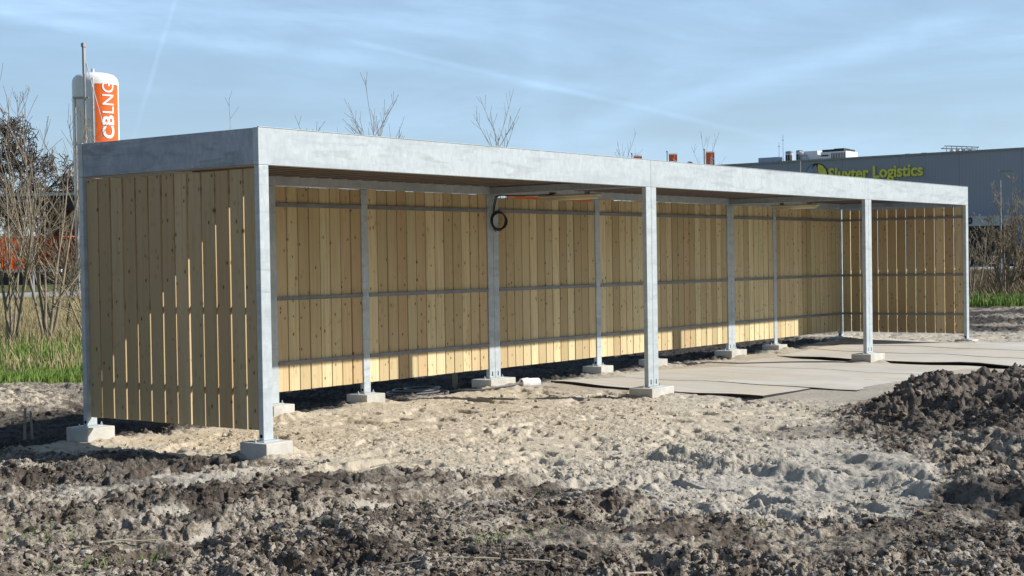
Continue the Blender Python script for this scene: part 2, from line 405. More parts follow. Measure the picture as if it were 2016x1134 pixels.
def masks(x, y):
    wob = (fbm(x, y, 1.1, 4)-.5)*1.1 + (fbm(x+9, y, 6, 3)-.5)*.35
    e = np.interp(y, MUDX, MUDE)
    mud = sst(.22, -.22, x-e+wob*.55)
    # dark muddy strip under the heap, running out to the right
    h = heap_h(x, y)
    mud = np.maximum(mud, sst(-.25, .12, heap_core(x, y)+wob*.12))
    thr = np.interp(x, [.3, 1.5, 2.2, 3.0], [-4.15, -4.0, -3.5, -2.95]); mud = np.maximum(mud, sst(.15, -.3, y-thr+wob*.5)*sst(.0, .4, x))
    # soil behind the back wall and past the far end
    back = sst(1.75, 2.15, y+wob*.25)*sst(-3.2, -1.0, x)
    far = np.maximum(sst(15.8, 17.2, x+wob*1.2), sst(3.1, 2.1, y)*0)
    mud = np.maximum(mud, np.maximum(back*sst(14.6, 12.9, x), far))
    mud = np.maximum(mud, sst(2.5, 3.2, y+wob*.4))
    lightpile = sst(4.9, 5.8, y+wob*.3)*sst(8, 6.6, y)*sst(3.4, 2.4, x)*0.8
    g = np.maximum(sst(6.2, 7.3, y+.085*(x-3)+wob*1.1), sst(26.5, 28.5, x+wob*1.5+(y-4)*.6))
    wet_shade = (back*.85*sst(6.4, 5.6, y))*sst(14.6, 12.9, x)
    wet_shade = np.maximum(wet_shade, far*.85*sst(.40, .50, fbm(x+3, y, .9, 4)))
    shade_d = ((x-3.15)/.42)**2+((y+2.42)/.36)**2  # ellipse of cast shadow from something unseen, painted into the sand colour
    wet_shade = np.maximum(wet_shade, sst(1.25, .8, shade_d+wob*.3)*.42)
    wet_shade = np.maximum(wet_shade, mud*sst(.56, .68, fbm(x-5, y+2, 1.7, 4))*.6*sst(1.8, 1.2, y))
    sand = np.clip(1-mud + lightpile*.6, 0, 1)
    wet_shade = np.clip(wet_shade-lightpile, 0, 1)
    # crusty pale and dark brown belts along the driving direction
    uu = x*.976-y*.215; vv = x*.215+y*.976
    bel = fbm(uu*.45, vv*1.9, 1.0, 4, .6)
    dv = (x-CAM.x)*FW.x+(y-CAM.y)*FW.y; fg = sst(.2, -.3, x-e)*sst(7.0, 8.3, dv+wob*.6)*sst(-3.6, -2.4, y)
    sand = np.maximum(sand, fg*sst(.50, .64, bel)*.72)
    wet_shade = np.maximum(wet_shade, fg*sst(.46, .36, bel)*.5)
    # pale wheel tracks in the mud, bottom left
    for k, (a, b, w) in enumerate((((-3.2, -.15), (.2, -.88), .10), ((-3.0, -.75), (-.2, -1.5), .08), ((-2.6, -1.7), (.2, -2.25), .07))):
        sd, fd = seg_rut(x, y, a, b, w)
        tr = sst(w*1.6, w*.4, np.abs(sd+(fbm(x, y, 3, 2)-.5)*.12))*fd*sst(.36, .56, fbm(x*1.0+k, y, 4, 3))
        sand = np.maximum(sand, tr*.85); wet_shade = wet_shade*(1-tr)
    warm = sst(-3.3, -1.1, y+wob*.5)*sst(6.3, 3.8, x+wob)*sst(-.7, .05, x-e)
    warm = np.maximum(warm*1., .35*sst(6, 8, x)*sst(17, 15, x))
    return sand, g*sst(-9, -6, x), wet_shade, np.clip(warm, 0, 1)
def heap_core(x, y):
    a = 1-np.sqrt(((x-5.6)/2.75)**2+((y+3.95)/2.0)**2)
    return a
def heap_h(x, y):
    c = heap_core(x, y)
    pk = np.exp(-((x-5.05)/.6)**2-((y+2.65)/.42)**2)*.19 + np.exp(-((x-5.9)/1.1)**2-((y+4.3)/1.0)**2)*.13
    return np.where(c > -.15, sst(-.05, .55, c)*.17 + pk*sst(-.02, .35, c), 0)
FEET = [(.045, .02), (5.0, .02), (10.0, .02), (13.36, .02), (.045, 1.886), (1.93, 1.886), (3.085, 1.886), (5.0, 1.886), (6.915, 1.886), (8.095, 1.886), (10.0, 1.886), (11.235, 1.886), (13.36, 1.886)]
def H0(x, y):
    """smooth level of the ground"""
    z = -.128 + .004*sst(5, 9, x) + .052*sst(10.2, 13.4, x)
    z = z - .15*sst(2.2, 3.4, y)*sst(6.2, 5.2, y)*sst(14.5, 12, x) + .04*sst(5.3, 6.4, y)*sst(4, 2, x)
    z = z + .021*sst(-1.15, -1.5, y)*sst(6.3, 6.8, x)*sst(9.6, 9.2, x)*sst(-3, -2.2, y)
    z = z + .04*np.exp(-((y-1.55)/.35)**2)*sst(2.3, 3, x)*sst(14.5, 13, x)*fbm(x, y, 1.3, 2)
    z = z + .03*np.exp(-((y-2.0)/.4)**2)*sst(13, 12, x)*0
    return z
def HT(x, y, fine=True):
    x = np.asarray(x, np.float64); y = np.asarray(y, np.float64)
    sand, g, wet_shade, warm = masks(x, y); mud = 1-sand
    z = H0(x, y)
    near = sst(80, 35, np.hypot(x-CAM.x, y-CAM.y))
    board = sst(5.15, 5.6, x)*sst(13.6, 13.1, x)*sst(-2.15, -1.8, y)*sst(1.75, 1.45, y)     # levelled under the boards
    z += near*(1-board)*((fbm(x, y, .55, 3)-.5)*.06*sst(-.4, -1.6, y) + (fbm(x+4, y+9, 1.6, 3)-.5)*(.02+.05*mud))
    if fine:
        lum = fbm(x, y, 5.5, 4, .55)
        rid = fbm(x+2, y-3, 9, 4, .6, True)
        pit = sst(.56, .72, fbm(x-7, y+1, 7, 3))
        uu = x*.976-y*.215; vv = x*.215+y*.976
        z += near*(1-board)*mud*sst(.8, .2, x)*((fbm(uu*.5, vv*3.2, 1.0, 3)-.5)*.13)
        for ks, (ta, tb_, tw) in enumerate((((-3.2, -.15), (.2, -.88), .10), ((-3.0, -.75), (-.2, -1.5), .09), ((-2.6, -1.7), (.2, -2.25), .08))):
            sd, fd = seg_rut(x, y, ta, tb_, tw); sd = sd+(fbm(x, y, 2, 2)-.5)*.10
            z += near*fd*(-.035*sst(tw*1.3, tw*.6, np.abs(sd))+.03*np.exp(-((np.abs(sd)-tw*1.8)/(tw*.5))**2)+.009*np.sin((uu+np.abs(sd)*.6)*2*np.pi/.11)*sst(tw*1.2, tw*.8, np.abs(sd))*sst(.4, .6, fbm(x+ks, y, 1.7, 2)))
        cr = fbm(x+1, y+6, 16, 3, .7, True); calm = sst(.35, .6, fbm(x+2, y-5, .9, 3))*.6+.4
        z += near*(1-board)*mud*calm*((lum-.5)*.10 + (rid-.55)*.05 + (cr-.5)*.055 + (fbm(x-3, y+1, 34, 2)-.5)*.022 - pit*.06)
        z += near*(1-board)*sand*(1+.6*(1-warm))*((fbm(x, y, 8, 4, .6)-.5)*.024 + (fbm(x, y, 24, 3, .7, True)-.5)*.014*(.4+1.4*sst(.4, .65, fbm(x, y+3, 1.3, 3))) - .026*sst(.58, .70, fbm(x+31, y, 4.3, 3)))
    # ledge and wheel ruts, lower right
    for fx_, fy_ in FEET:
        dd_ = np.hypot((x-fx_)*.85, y-fy_); z = z + .055*sst(.34, .16, dd_)*fbm(x+fx_, y, 7, 3)
    def ledge(a, b, hgt, fall, w=.05):
        sd, fd = seg_rut(x, y, a, b, w)
        sd = sd + (fbm(x, y, 2.6, 4, .55)-.5)*.40; w = w*1.7
        return hgt*sst(-w, w, sd)*sst(fall, 0, sd)*fd*(.35+1.1*fbm(x+9, y, 3.5, 4, .65))
    z += ledge((1.35, -2.15), (.90, -3.55), .085, .75)
    z += ledge((2.05, -3.25), (1.45, -3.9), .06, .5)
    z += ledge((.95, -3.85), (.45, -6.2), .15, .30, .07) - .03
    z += .03
    z += ledge((2.95, -3.55), (1.75, -5.9), .11, .40, .07)
    z += ledge((-1.75, -2.35), (-2.35, -3.35), .055, .30, .04)
    z += ledge((-2.35, -1.95), (-2.9, -2.8), .04, .25, .04)
    return z
def hz(x, y): return float(HT(np.array([x]), np.array([y]))[0])

# ground: one sheet to the horizon, rings round the building site, finest where the soil is nearest
def make_ground():
    yaw = math.atan2(FW.y, FW.x)
    fa = rad(24)
    dense = np.linspace(-fa, fa, 1080)
    rest = np.linspace(fa, 2*math.pi-fa, 150)[1:-1]
    th = yaw+np.concatenate([dense, rest])
    r = [.4]
    while r[-1] < 1800:
        q = r[-1]
        if q < 4.8: d = .12
        elif q < 9: d = .0115
        elif q < 16: d = .02
        elif q < 24: d = .045
        elif q < 60: d = .12+(q-24)*.02
        else: d = q*.06
        r.append(q+d)
    r = np.array(r); nr, nt_ = len(r), len(th)
    R, T = np.meshgrid(r, th, indexing='ij')
    X = CAM.x+R*np.cos(T); Y = CAM.y+R*np.sin(T)
    Z = HT(X, Y)
    sand, g, wet_shade, warm = masks(X, Y)
    V = np.stack([X.ravel(), Y.ravel(), Z.ravel()], 1)
    i = np.arange(nr-1)[:, None]*nt_; j = np.arange(nt_)[None, :]; j2 = (j+1) % nt_
    F = np.stack([(i+j), (i+nt_+j), (i+nt_+j2), (i+j2)], -1).reshape(-1, 4)
    c = len(V); V = np.vstack([V, [[CAM.x, CAM.y, -.13]]])
    tri = None
    ap = lambda a, v0: np.concatenate([a.ravel(), [v0]])
    o = np_mesh('ground', V, F, M_GROUND, attrs={'sand': ap(sand, .5), 'grassy': ap(g, 0), 'wet_shade': ap(wet_shade, 0), 'pale': ap(warm, 0)}, kind='structure')
make_ground()

# heap of dug soil at the right
def make_heap():
    xs = np.arange(2.6, 9.0, .014); ys = np.arange(-6.3, -1.9, .014)
    X, Y = np.meshgrid(xs, ys, indexing='ij')
    h = heap_h(X, Y); base = HT(X, Y)
    k = sst(0, .12, h)
    big = fbm(X, Y, 2.6, 3, .5); lum = fbm(X, Y, 6.5, 4, .62); rid = fbm(X+3, Y, 11, 4, .62, True); pit = sst(.54, .7, fbm(X-2, Y+8, 5, 3))
    Z = base-.03 + h*1.0 + k*((big-.45)*.22+(lum-.45)*.15+(rid-.5)*.06-pit*.05) + k*.02
    n0, n1 = X.shape
    idx = np.arange(n0*n1).reshape(n0, n1)
    ok = (h > .004); okf = ok[:-1, :-1] | ok[1:, 1:]
    F = np.stack([idx[:-1, :-1], idx[1:, :-1], idx[1:, 1:], idx[:-1, 1:]], -1)[okf]
    used = np.unique(F); mp = -np.ones(n0*n1, np.int64); mp[used] = np.arange(len(used))
    V = np.stack([X.ravel(), Y.ravel(), Z.ravel()], 1)[used]
    np_mesh('soil_heap', V, mp[F], M_HEAP, label='heap of dark lumpy dug soil in front of the grey boards', cat='soil heap')
    return X, Y, Z
HX, HY, HZ = make_heap()

# clods
def ico(sub=1):
    import bmesh
    bm = bmesh.new(); bmesh.ops.create_icosphere(bm, subdivisions=sub, radius=1)
    V = np.array([v.co[:] for v in bm.verts]); F = np.array([[v.index for v in f.verts] for f in bm.faces]); bm.free(); return V, F
IV1, IF1 = ico(1); IV2, IF2 = ico(2)
def clod_shapes(IV, n, rs_, rough):
    out = []
    for k in range(n):
        d = np.ones(len(IV))
        for _ in range(7):
            a = rs_.randn(3); a /= np.linalg.norm(a); c = rs_.uniform(.25, .8)
            d = np.minimum(d, c/np.maximum(IV@a, 1e-3) if False else np.where(IV@a > c, c/np.maximum(IV@a, .01), 1))*1.0
        out.append(IV*(d*rs_.uniform(1-rough, 1+rough, len(IV)))[:, None])
    return out
def scatter(P, S, name, mat, rnd, IV, IF, seed, **kw):
    rs_ = np.random.RandomState(seed); shp = clod_shapes(IV, 14, rs_, .16)
    Vs = []; Fs = []; Rs = []; nb = 0
    sid = rs_.randint(0, 14, len(P)); q = rs_.randn(len(P), 4); q /= np.linalg.norm(q, axis=1)[:, None]
    asp = rs_.uniform(.6, 1.25, (len(P), 3)); asp[:, 2] *= .8
    for k in range(14):
        m_ = np.where(sid == k)[0]
        if len(m_) == 0: continue
        w, x, y, z = q[m_].T
        R = np.stack([np.stack([1-2*(y*y+z*z), 2*(x*y-z*w), 2*(x*z+y*w)], -1), np.stack([2*(x*y+z*w), 1-2*(x*x+z*z), 2*(y*z-x*w)], -1),
                      np.stack([2*(x*z-y*w), 2*(y*z+x*w), 1-2*(x*x+y*y)], -1)], 1)
        v = np.einsum('nij,kj->nki', R, shp[k])*asp[m_][:, None, :]*S[m_][:, None, None]+P[m_][:, None, :]
        Vs.append(v.reshape(-1, 3)); n = len(IV)
        Fs.append((IF[None]+(nb+np.arange(len(m_))*n)[:, None, None]).reshape(-1, 3)); nb += len(m_)*n
        Rs.append(np.repeat(rnd[m_], len(IF)))
    np_mesh(name, np.vstack(Vs), np.vstack(Fs), mat, smooth=False, fattrs={'rnd': np.concatenate(Rs)}, **kw)
def make_clods():
    rs_ = np.random.RandomState(3)
    n = 420000
    th = math.atan2(FW.y, FW.x)+rs_.uniform(rad(-23), rad(23), n); r = 5.2/(1-rs_.rand(n)*(1-5.2/24))      # denser near
    X = CAM.x+r*np.cos(th); Y = CAM.y+r*np.sin(th)
    sand, g, wet_shade, warm = masks(X, Y)
    board = (X > 5.2)*(X < 13.7)*(Y > -2.1)*(Y < 1.9)
    patch = fbm(X, Y, 1.4, 3); p = (1-sand)*sst(.40, .58, patch)*.85 + (.22+.3*(1-warm))*sand*sst(.42, .62, fbm(X+5, Y, 2.2, 3)) + .04
    p += .5*(heap_h(X, Y) > .02)
    p *= (1-g)*(board == 0); p *= sst(24, 14, r)
    p *= np.where((Y > 1.8) & (X > -.3) & (X < 13), .12, 1)
    ok = rs_.rand(n) < p*.62
    X, Y, r, sand, wet_shade = X[ok], Y[ok], r[ok], sand[ok], wet_shade[ok]
    S = .0042*(1-rs_.rand(len(X)))**(-.50); S = np.clip(S, .0042, .027)*np.where(sand > .5, .85, 1.0)
    S *= np.where(heap_h(X, Y) > .03, 1.15, 1.)*(1+.03*np.maximum(r-7, 0))
    Z = HT(X, Y)
    hh = heap_h(X, Y) > .01
    xi = np.clip(((X-HX[0, 0])/.014).astype(int), 0, HX.shape[0]-1); yi = np.clip(((Y-HY[0, 0])/.014).astype(int), 0, HX.shape[1]-1)
    Z = np.where(hh, np.maximum(Z, HZ[xi, yi]), Z)
    rn = np.clip(rs_.beta(1.6, 1.9, len(X)) + (sand-.4)*.25 - wet_shade*.35, 0, 1)
    rn = np.where(hh, rn*.75, rn); rn = np.where((sand > .6) & (rs_.rand(len(X)) < .8), 1.3+.7*rs_.rand(len(X)), rn)
    P = np.stack([X, Y, Z+S*.1], 1)
    big = S > .02
    scatter(P[~big], S[~big], 'soil_crumbs', M_CLOD, rn[~big], IV1, IF1, 5, kind='stuff', label='small crumbs of broken soil lying over sand and mud', cat='soil crumbs')
    scatter(P[big], S[big], 'soil_clods', M_CLOD, rn[big], IV2, IF2, 6, kind='stuff', label='larger angular clods of dark and grey soil', cat='soil clods')
make_clods()

# ------------------------------------------------------------------ the shelter
Hh, hf, D, X3 = 2.089, .250, 1.909, 13.408
ZF = Hh-hf
sh = empty('open_shelter', (0, 0, 0), label='long flat-roofed open shelter of galvanised steel frames with vertical pine boards', cat='shelter')
PW, PD = .090, .045
FRONT = [(0.0, 1, .0), (5.0, 2, -.018), (10.0, 2, -.001), (X3-PW, 1, -.006)]
BACK = [(0.0, 1, 0), (1.885, 1, 0), (3.040, 1, 0), (5.0, 2, 0), (6.870, 1, 0), (8.05, 1, 0), (10.0, 2, 0), (11.19, 1, 0), (X3-PW, 1, 0)]
def footing(xc, yc, hx, hy, top, rot=0.):
    mb = MB(); g = float(H0(np.array(xc), np.array(yc)))
    Mx = Matrix.Translation((xc, yc, 0)) @ Matrix.Rotation(rot, 4, 'Z')
    mb.box(-hx, hx, -hy, hy, g-.16, top, M=Mx)
    return mb.build('concrete_footing', M_CONC, sh, bevel=.006)
def posts(x, n, yf, zb, front):
    xs = [x] if n == 1 else [x-PW-.0015, x+.0015]
    xc = x+PW/2 if n == 1 else x
    ff = footing(xc, yf+PD/2, .125 if n == 1 else .205, .125, zb-.014, random.uniform(-.02, .02))
    for xx in xs:
        mb = MB(); mb.box(xx, xx+PW, yf, yf+PD, zb-.006, ZF-.002)
        p = mb.build('post', M_GALV, sh, bevel=.004)
        b = MB(); b.box(xx-.025 if xx == xs[0] else xx, xx+PW+(.025 if xx == xs[-1] else 0), yf-.03, yf+PD+.03, zb-.014, zb-.0062)
        b.build('base_plate', M_GALV, p)
        for ax in ((-.055, PW+.055) if n == 1 else ((-.055,) if xx == xs[0] else (PW+.055,))):
            an = MB(); an.cyl((xx+ax, yf+PD/2, zb-.014), (xx+ax, yf+PD/2, zb-.002), .011, n=6)
            an.cyl((xx+ax, yf+PD/2, zb-.002), (xx+ax, yf+PD/2, zb+.014), .0065, .004, n=8)
            an.build('anchor_bolt', M_ZINC, p)
        hb = MB()
        if n == 1: hb.cyl((xx-.0015, yf+PD*.5, zb+.022), (xx+.004, yf+PD*.5, zb+.022), .013, n=14)
        else:
            hb.cyl((xx+PW/2, yf-.0015, zb+.020), (xx+PW/2, yf+.004, zb+.020), .009, n=12)
            hb.box(xx+PW/2-.006, xx+PW/2+.006, yf-.0012, yf+.003, zb+.024, zb+.058)
        hb.build('drain_hole', M_HOLE, p)
random.seed(2)
for x, n, zb in FRONT: posts(x, n, 0.0, zb, True)
for x, n, zb in BACK: posts(x, n, D-PD, zb-.002, False)
# fascias
secs = [(0, 5), (5, 10), (10, X3)]
for k, (a, b) in enumerate(secs):
    for yf, nm in ((0, 'front'), (D-.05, 'back')):
        mb = MB(); x0 = a+(.0015 if a else 0); x1 = b-(.0015 if b < X3 else 0)
        mb.box(x0, x1, yf, yf+.05, ZF, Hh)
        if nm == 'front': mb.box(x0+.002, x1-.002, -.004, .012, Hh+.0005, Hh+.005)
        mb.build('fascia', M_GALV, sh, bevel=.003)
for xa in (0, X3-.05):
    mb = MB(); xo = xa+.004 if xa == 0 else xa
    mb.box(xo, xo+.042, .0512, D-.0512, ZF+.003, Hh-.002); mb.build('end_fascia', M_GALVS, sh, bevel=.002)
# roof sheet: ribs run front to back
mb = MB(); z0 = 1.915; pitch = .2; x = .055
prof = []
while x < X3-.06:
    prof += [(x, z0), (x+.11, z0), (x+.13, z0+.036), (x+.18, z0+.036)]; x += pitch
prof = [(px_, pz_) for px_, pz_ in prof if px_ < X3-.055] 
b0 = len(mb.v)
for px_, pz_ in prof: mb.v += [(px_, .052, pz_), (px_, D-.052, pz_)]
for i in range(len(prof)-1): mb.face([b0+2*i, b0+2*i+1, b0+2*i+3, b0+2*i+2])
b1 = len(mb.v)
for px_, pz_ in prof: mb.v += [(px_, .052, pz_+.04), (px_, D-.052, pz_+.04)]
for i in range(len(prof)-1): mb.face([b1+2*i, b1+2*i+2, b1+2*i+3, b1+2*i+1])
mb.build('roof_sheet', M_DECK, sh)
for xc in (.06, 4.95, 9.95, X3-.11):
    mb = MB(); w = .1 if 1 < xc < 12 else .045
    mb.box(xc, xc+w, .053, D-.053, ZF+.004, 1.908); mb.build('cross_beam', M_GALVS, sh)
# cladding
def cladding(name, axis, fix0, fix1, a, b, z0, z1, mat, pitch=.1362, gap=.0115, seed=0, ztop=None, jag=.006, label=None):
    r = random.Random(seed); n = max(1, round((b-a+gap)/pitch)); p = (b-a+gap)/n
    mb = MB()
    for i in range(n):
        s = a+i*p+r.uniform(-.0015, .0015); e = s+p-gap+r.uniform(-.002, .002)
        zt = (ztop if ztop else z1)-r.random()*jag; zb = z0+r.uniform(-.002, .002)
        tw = r.uniform(-.0025, .0025)
        if axis == 'x': mb.box(s, e, fix0+tw, fix1+tw, zb, zt, rnd=r.random(), uvax=0)
        else: mb.box(fix0+tw, fix1+tw, s, e, zb, zt, rnd=r.random(), uvax=1)
    o = mb.build(name, mat, sh, bevel=.0015)
    if label: o['label'] = label
    return o
edges = [(PW, 1.885), (1.885+PW, 3.04), (3.04+PW, 5-PW-.003), (5+PW+.003, 6.87), (6.87+PW, 8.05), (8.05+PW, 10-PW-.003), (10+PW+.003, 11.19), (11.19+PW, X3-PW)]
tops = [1.8392, 1.8392, 1.8392, 1.814, 1.834, 1.8385, 1.838, 1.832]
for k, (a, b) in enumerate(edges):
    cladding('board_panel', 'x', D-.033, D-.003, a+.004, b-.004, .088-.0025*(a/1.5), 0, M_WOOD, gap=.0125, seed=20+k, ztop=tops[k]-.0003, jag=.006)
    for zr, hh in ((.325, .03), (.877, .03), (1.675, .034)):
        mb = MB(); y0 = D-.051
        mb.box(a+.001, b-.001, y0, y0+.016, zr-hh/2, zr+hh/2)
        q = mb.build('rail', M_RAIL, sh)
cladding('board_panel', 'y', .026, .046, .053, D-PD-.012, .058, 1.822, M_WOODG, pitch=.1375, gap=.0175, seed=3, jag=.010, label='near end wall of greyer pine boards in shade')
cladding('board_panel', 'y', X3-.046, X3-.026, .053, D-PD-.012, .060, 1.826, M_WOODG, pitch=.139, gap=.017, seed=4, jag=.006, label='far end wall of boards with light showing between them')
for xa in (.0475, X3-.0635):
    for zr in (.325, .877, 1.675):
        mb = MB(); mb.box(xa, xa+.016, PD+.001, D-PD-.001, zr-.015, zr+.015); mb.build('rail', M_RAIL, sh)

# lamps under the roof
for k, (x, y0, y1) in enumerate(((5.60, .97, 1.70), (10.70, .97, 1.62))):
    e = empty('batten_light', (x, (y0+y1)/2, 1.84), label=('cream tube light under the roof beside the middle posts' if k == 0 else 'cream tube light under the roof nearer the far end'), cat='lamp')
    L = (y1-y0)/2
    mb = MB(); mb.box(-.045, .045, -L, L, -.030, -.004); mb.build('housing', M_LAMP, e, bevel=.01)
    mb = MB(); mb.cyl((0, -L+.03, -.034), (0, L-.03, -.034), .028, n=14); mb.build('diffuser', M_LAMP, e, smooth=True)
    for s in (-.6, .6): mb = MB(); mb.box(-.02, .02, L*s-.02, L*s+.02, -.006, .080); mb.build('bracket', M_GREYST, e)

# black cable looped on the middle back post
mb = MB(); rr = random.Random(5)
yc = D-PD-.03
for k in range(6):
    cx_, cz_, rx, rz = 5.045+rr.uniform(-.008, .012), 1.575+rr.uniform(-.006, .006), .118+rr.uniform(-.012, .012), .088+rr.uniform(-.010, .010)
    pts = [(cx_+rx*math.cos(a), yc-.004*k*.8, cz_+rz*math.sin(a)) for a in [2*math.pi*i/40 for i in range(41)]]
    mb.tube(pts, .0055, 6)
mb.tube([(4.93, yc-.02, 1.60), (4.925, yc-.02, 1.54), (4.95, yc-.02, 1.49), (4.985, yc-.02, 1.46)], .0055, 6)
for dx in (0, .022):
    mb.tube([(4.955, yc-.01, 1.63), (4.965+dx, yc-.01, 1.74), (5.0+dx, yc-.005, 1.815), (5.03+dx, yc-.03, 1.832)], .0055, 6)
mb.tube([(5.03, yc-.03, 1.832), (5.2, yc-.1, 1.828), (5.4, yc-.2, 1.834), (5.56, 1.58, 1.842), (5.6, 1.5, 1.856)], .006, 6)
mb.build('power_cable', M_BLACK, None, smooth=True, label='black cable hanging in a loop on the middle back post', cat='cable')

# grey cable coiled on the ground under the back wall, ending in a connector by the footing
def gz_(x, y): return float(H0(np.array(x), np.array(y)))
mb = MB(); rr = random.Random(9)
for k in range(5):
    cx_, cy_, R_ = 4.25+rr.uniform(-.04, .04), 2.26+rr.uniform(-.04, .04), .32-.045*k
    mb.tube([(cx_+R_*1.1*math.cos(a), cy_+R_*.8*math.sin(a), hz(cx_, cy_)+.018+.010*k) for a in [2*math.pi*i/36 for i in range(37)]], .011, 6)
pp = [(4.45, 2.0), (4.5, 1.84), (4.6, 1.72), (4.8, 1.64), (5.0, 1.62), (5.12, 1.63)]
mb.tube([(x, y, hz(x, y)+.018+.03*(i == 0)+.03*(i == 5)) for i, (x, y) in enumerate(pp)], .011, 7)
e = mb.build('ground_cable', M_GREYP, None, smooth=True, label='grey cable coiled on the dark ground under the back wall', cat='cable')
mb = MB(); z = hz(5.2, 1.62); mb.cyl((5.12, 1.63, z+.055), (5.19, 1.60, z+.055), .05, .058, n=16); mb.cyl((5.19, 1.60, z+.055), (5.31, 1.555, z+.052), .05, .05, n=16)
mb.build('connector', M_WHITEP, e, smooth=False)

# wooden stakes
def stake(x, y, h, w, lab, lean=0.):
    mb = MB(); z = hz(x, y); Mx = Matrix.Translation((x, y, z-.05)) @ Matrix.Rotation(lean, 4, 'Y') @ Matrix.Rotation(.5, 4, 'Z')
    mb.box(-w, w, -w*.6, w*.6, 0, h, M=Mx); mb.box(-w*.6, w*.7, -w*.5, w*.5, h, h+.02, M=Mx)
    mb.build('wooden_stake', M_STAKE, None, label=lab, cat='stake')
stake(.55, 3.42, .30, .012, 'pale stake in the dark soil left of the near end wall', .03)
stake(.60, 3.38, .28, .010, 'second thinner stake touching the pale one in dark soil', -.05)
stake(4.95, 2.35, .34, .035, 'wooden stake in the ground behind the middle back footing', .0)

# dusty boards laid on the sand
def board(P, ztop, lab, lift=None, slope=0.):
    """P: four corners in plan, counter-clockwise; subdivided so it can sag"""
    n = 14; mb = MB(); P = [Vector((*p, 0)) for p in P]; th = .018; r = random.Random(hash(lab) % 97)
    def pt(u, w): return P[0]*(1-u)*(1-w)+P[1]*u*(1-w)+P[2]*u*w+P[3]*(1-u)*w
    idx = {}
    for lay in (0, 1):
        for i in range(n+1):
            for j in range(n+1):
                p = pt(i/n, j/n); z = ztop + slope*max(0, p.x-10.2) + .006*math.sin(p.x*3.1+p.y*2.3)+.004*math.sin(p.y*6+p.x)
                if lift: z += lift[2]*math.exp(-((p.x-lift[0])**2+(p.y-lift[1])**2)/.35)
                idx[lay, i, j] = len(mb.v); mb.v.append((p.x, p.y, z-(th if lay == 0 else 0)))
    for i in range(n):
        for j in range(n):
            a = [idx[1, i, j], idx[1, i+1, j], idx[1, i+1, j+1], idx[1, i, j+1]]; mb.face(a)
            a = [idx[0, i, j], idx[0, i, j+1], idx[0, i+1, j+1], idx[0, i+1, j]]; mb.face(a)
    for k in range(n):
        for (i0, j0, i1, j1) in ((k, 0, k+1, 0), (n, k, n, k+1), (k+1, n, k, n), (0, k+1, 0, k)):
            mb.face([idx[0, i0, j0], idx[0, i1, j1], idx[1, i1, j1], idx[1, i0, j0]])
    mb.build('ground_board', M_BOARD, None, label=lab, cat='ground board', group='grey boards laid on the sand')
def strip(x0, x1, x0b, x1b, y0, y1): return [(x0, y0), (x1, y0), (x1b, y1), (x0b, y1)]
g = .006
labs = ['grey board laid on sand nearest the middle front post, its edge open to the sand', 'second grey board inwards from the sand edge, seam beside it',
        'grey board partly behind the soil heap, second from the step', 'last grey board of the lower set, just before the raised boards']
xb = [5.36, 6.36, 7.36, 8.36, 9.58]; xt = [5.68, 6.68, 7.68, 8.68, 10.0]
for k in range(4):
    board(strip(xb[k], xb[k+1]-g, xt[k], xt[k+1]-g, (-.95, -1.42, -1.52, -1.56)[k], 1.66-.02*k), -.108+.0012*(k % 2), labs[k], lift=(5.66, 1.6, .02) if k == 0 else None)
labs = ['raised grey board with black edge beside the third front post', 'middle raised grey board in front of the far end wall', 'farthest grey board on pale sand beside the far corner post']
xb = [9.60, 10.8, 12.0, 13.2]; xt = [10.30, 11.4, 12.4, 13.5]
for k in range(3):
    board(strip(xb[k]+.02, xb[k+1]-g, xt[k]+.02, xt[k+1]-g, -1.9, 1.40), -.094+.002*k, labs[k], lift=(9.7, -1.2, .02) if k == 0 else None, slope=.012)

# ------------------------------------------------------------------ background: road and buildings
def slab(name, P, z, mat, th=.04, **kw):
    mb = MB(); n = len(P)
    for zz in (z-th, z):
        for p in P: mb.v.append((p[0], p[1], zz))
    mb.face(list(range(n))[::-1]); mb.face([n+i for i in range(n)])
    for i in range(n): j = (i+1) % n; mb.face([i, j, n+j, n+i])
    return mb.build(name, mat, None, **kw)
slab('road', [(5, 50.5), (40, 45.5), (160, 20), (160, 28), (40, 56), (5, 61)], -.06, M_ROAD, kind='structure')
slab('yard_paving', [(125, -40), (210, -40), (210, 90), (125, 90)], -.05, M_ROAD, kind='structure')

def text_mesh(txt, size, bold=0., extrude=0., align='LEFT'):
    cu = bpy.data.curves.new('t', 'FONT'); cu.body = txt; cu.size = size; cu.offset = bold; cu.extrude = extrude; cu.align_x = align; cu.resolution_u = 4
    o = bpy.data.objects.new('t', cu); COL.objects.link(o); bpy.context.view_layer.update()
    me = bpy.data.meshes.new_from_object(o.evaluated_get(bpy.context.evaluated_depsgraph_get()))
    bpy.data.objects.remove(o); return me
def place_text(name, me, mat, parent, fn):
    for v in me.vertices: v.co = fn(v.co.copy())
    me.materials.clear(); me.materials.append(mat); me.name = name
    o = bpy.data.objects.new(name, me); COL.objects.link(o); o.parent = parent
    return o

WX = 134.0
wh = empty('warehouse', (WX, 20, 0), label='large grey warehouse with yellow lettering beyond the far end of the shelter', cat='warehouse')
mb = MB(); mb.box(0, 70, -70, 52, -.5, 10.8); mb.build('wall', M_WH, wh)
mb = MB(); mb.box(-.12, 70.1, -70.1, 52.1, 10.8, 10.98); mb.build('roof_trim', M_WHCAP, wh)
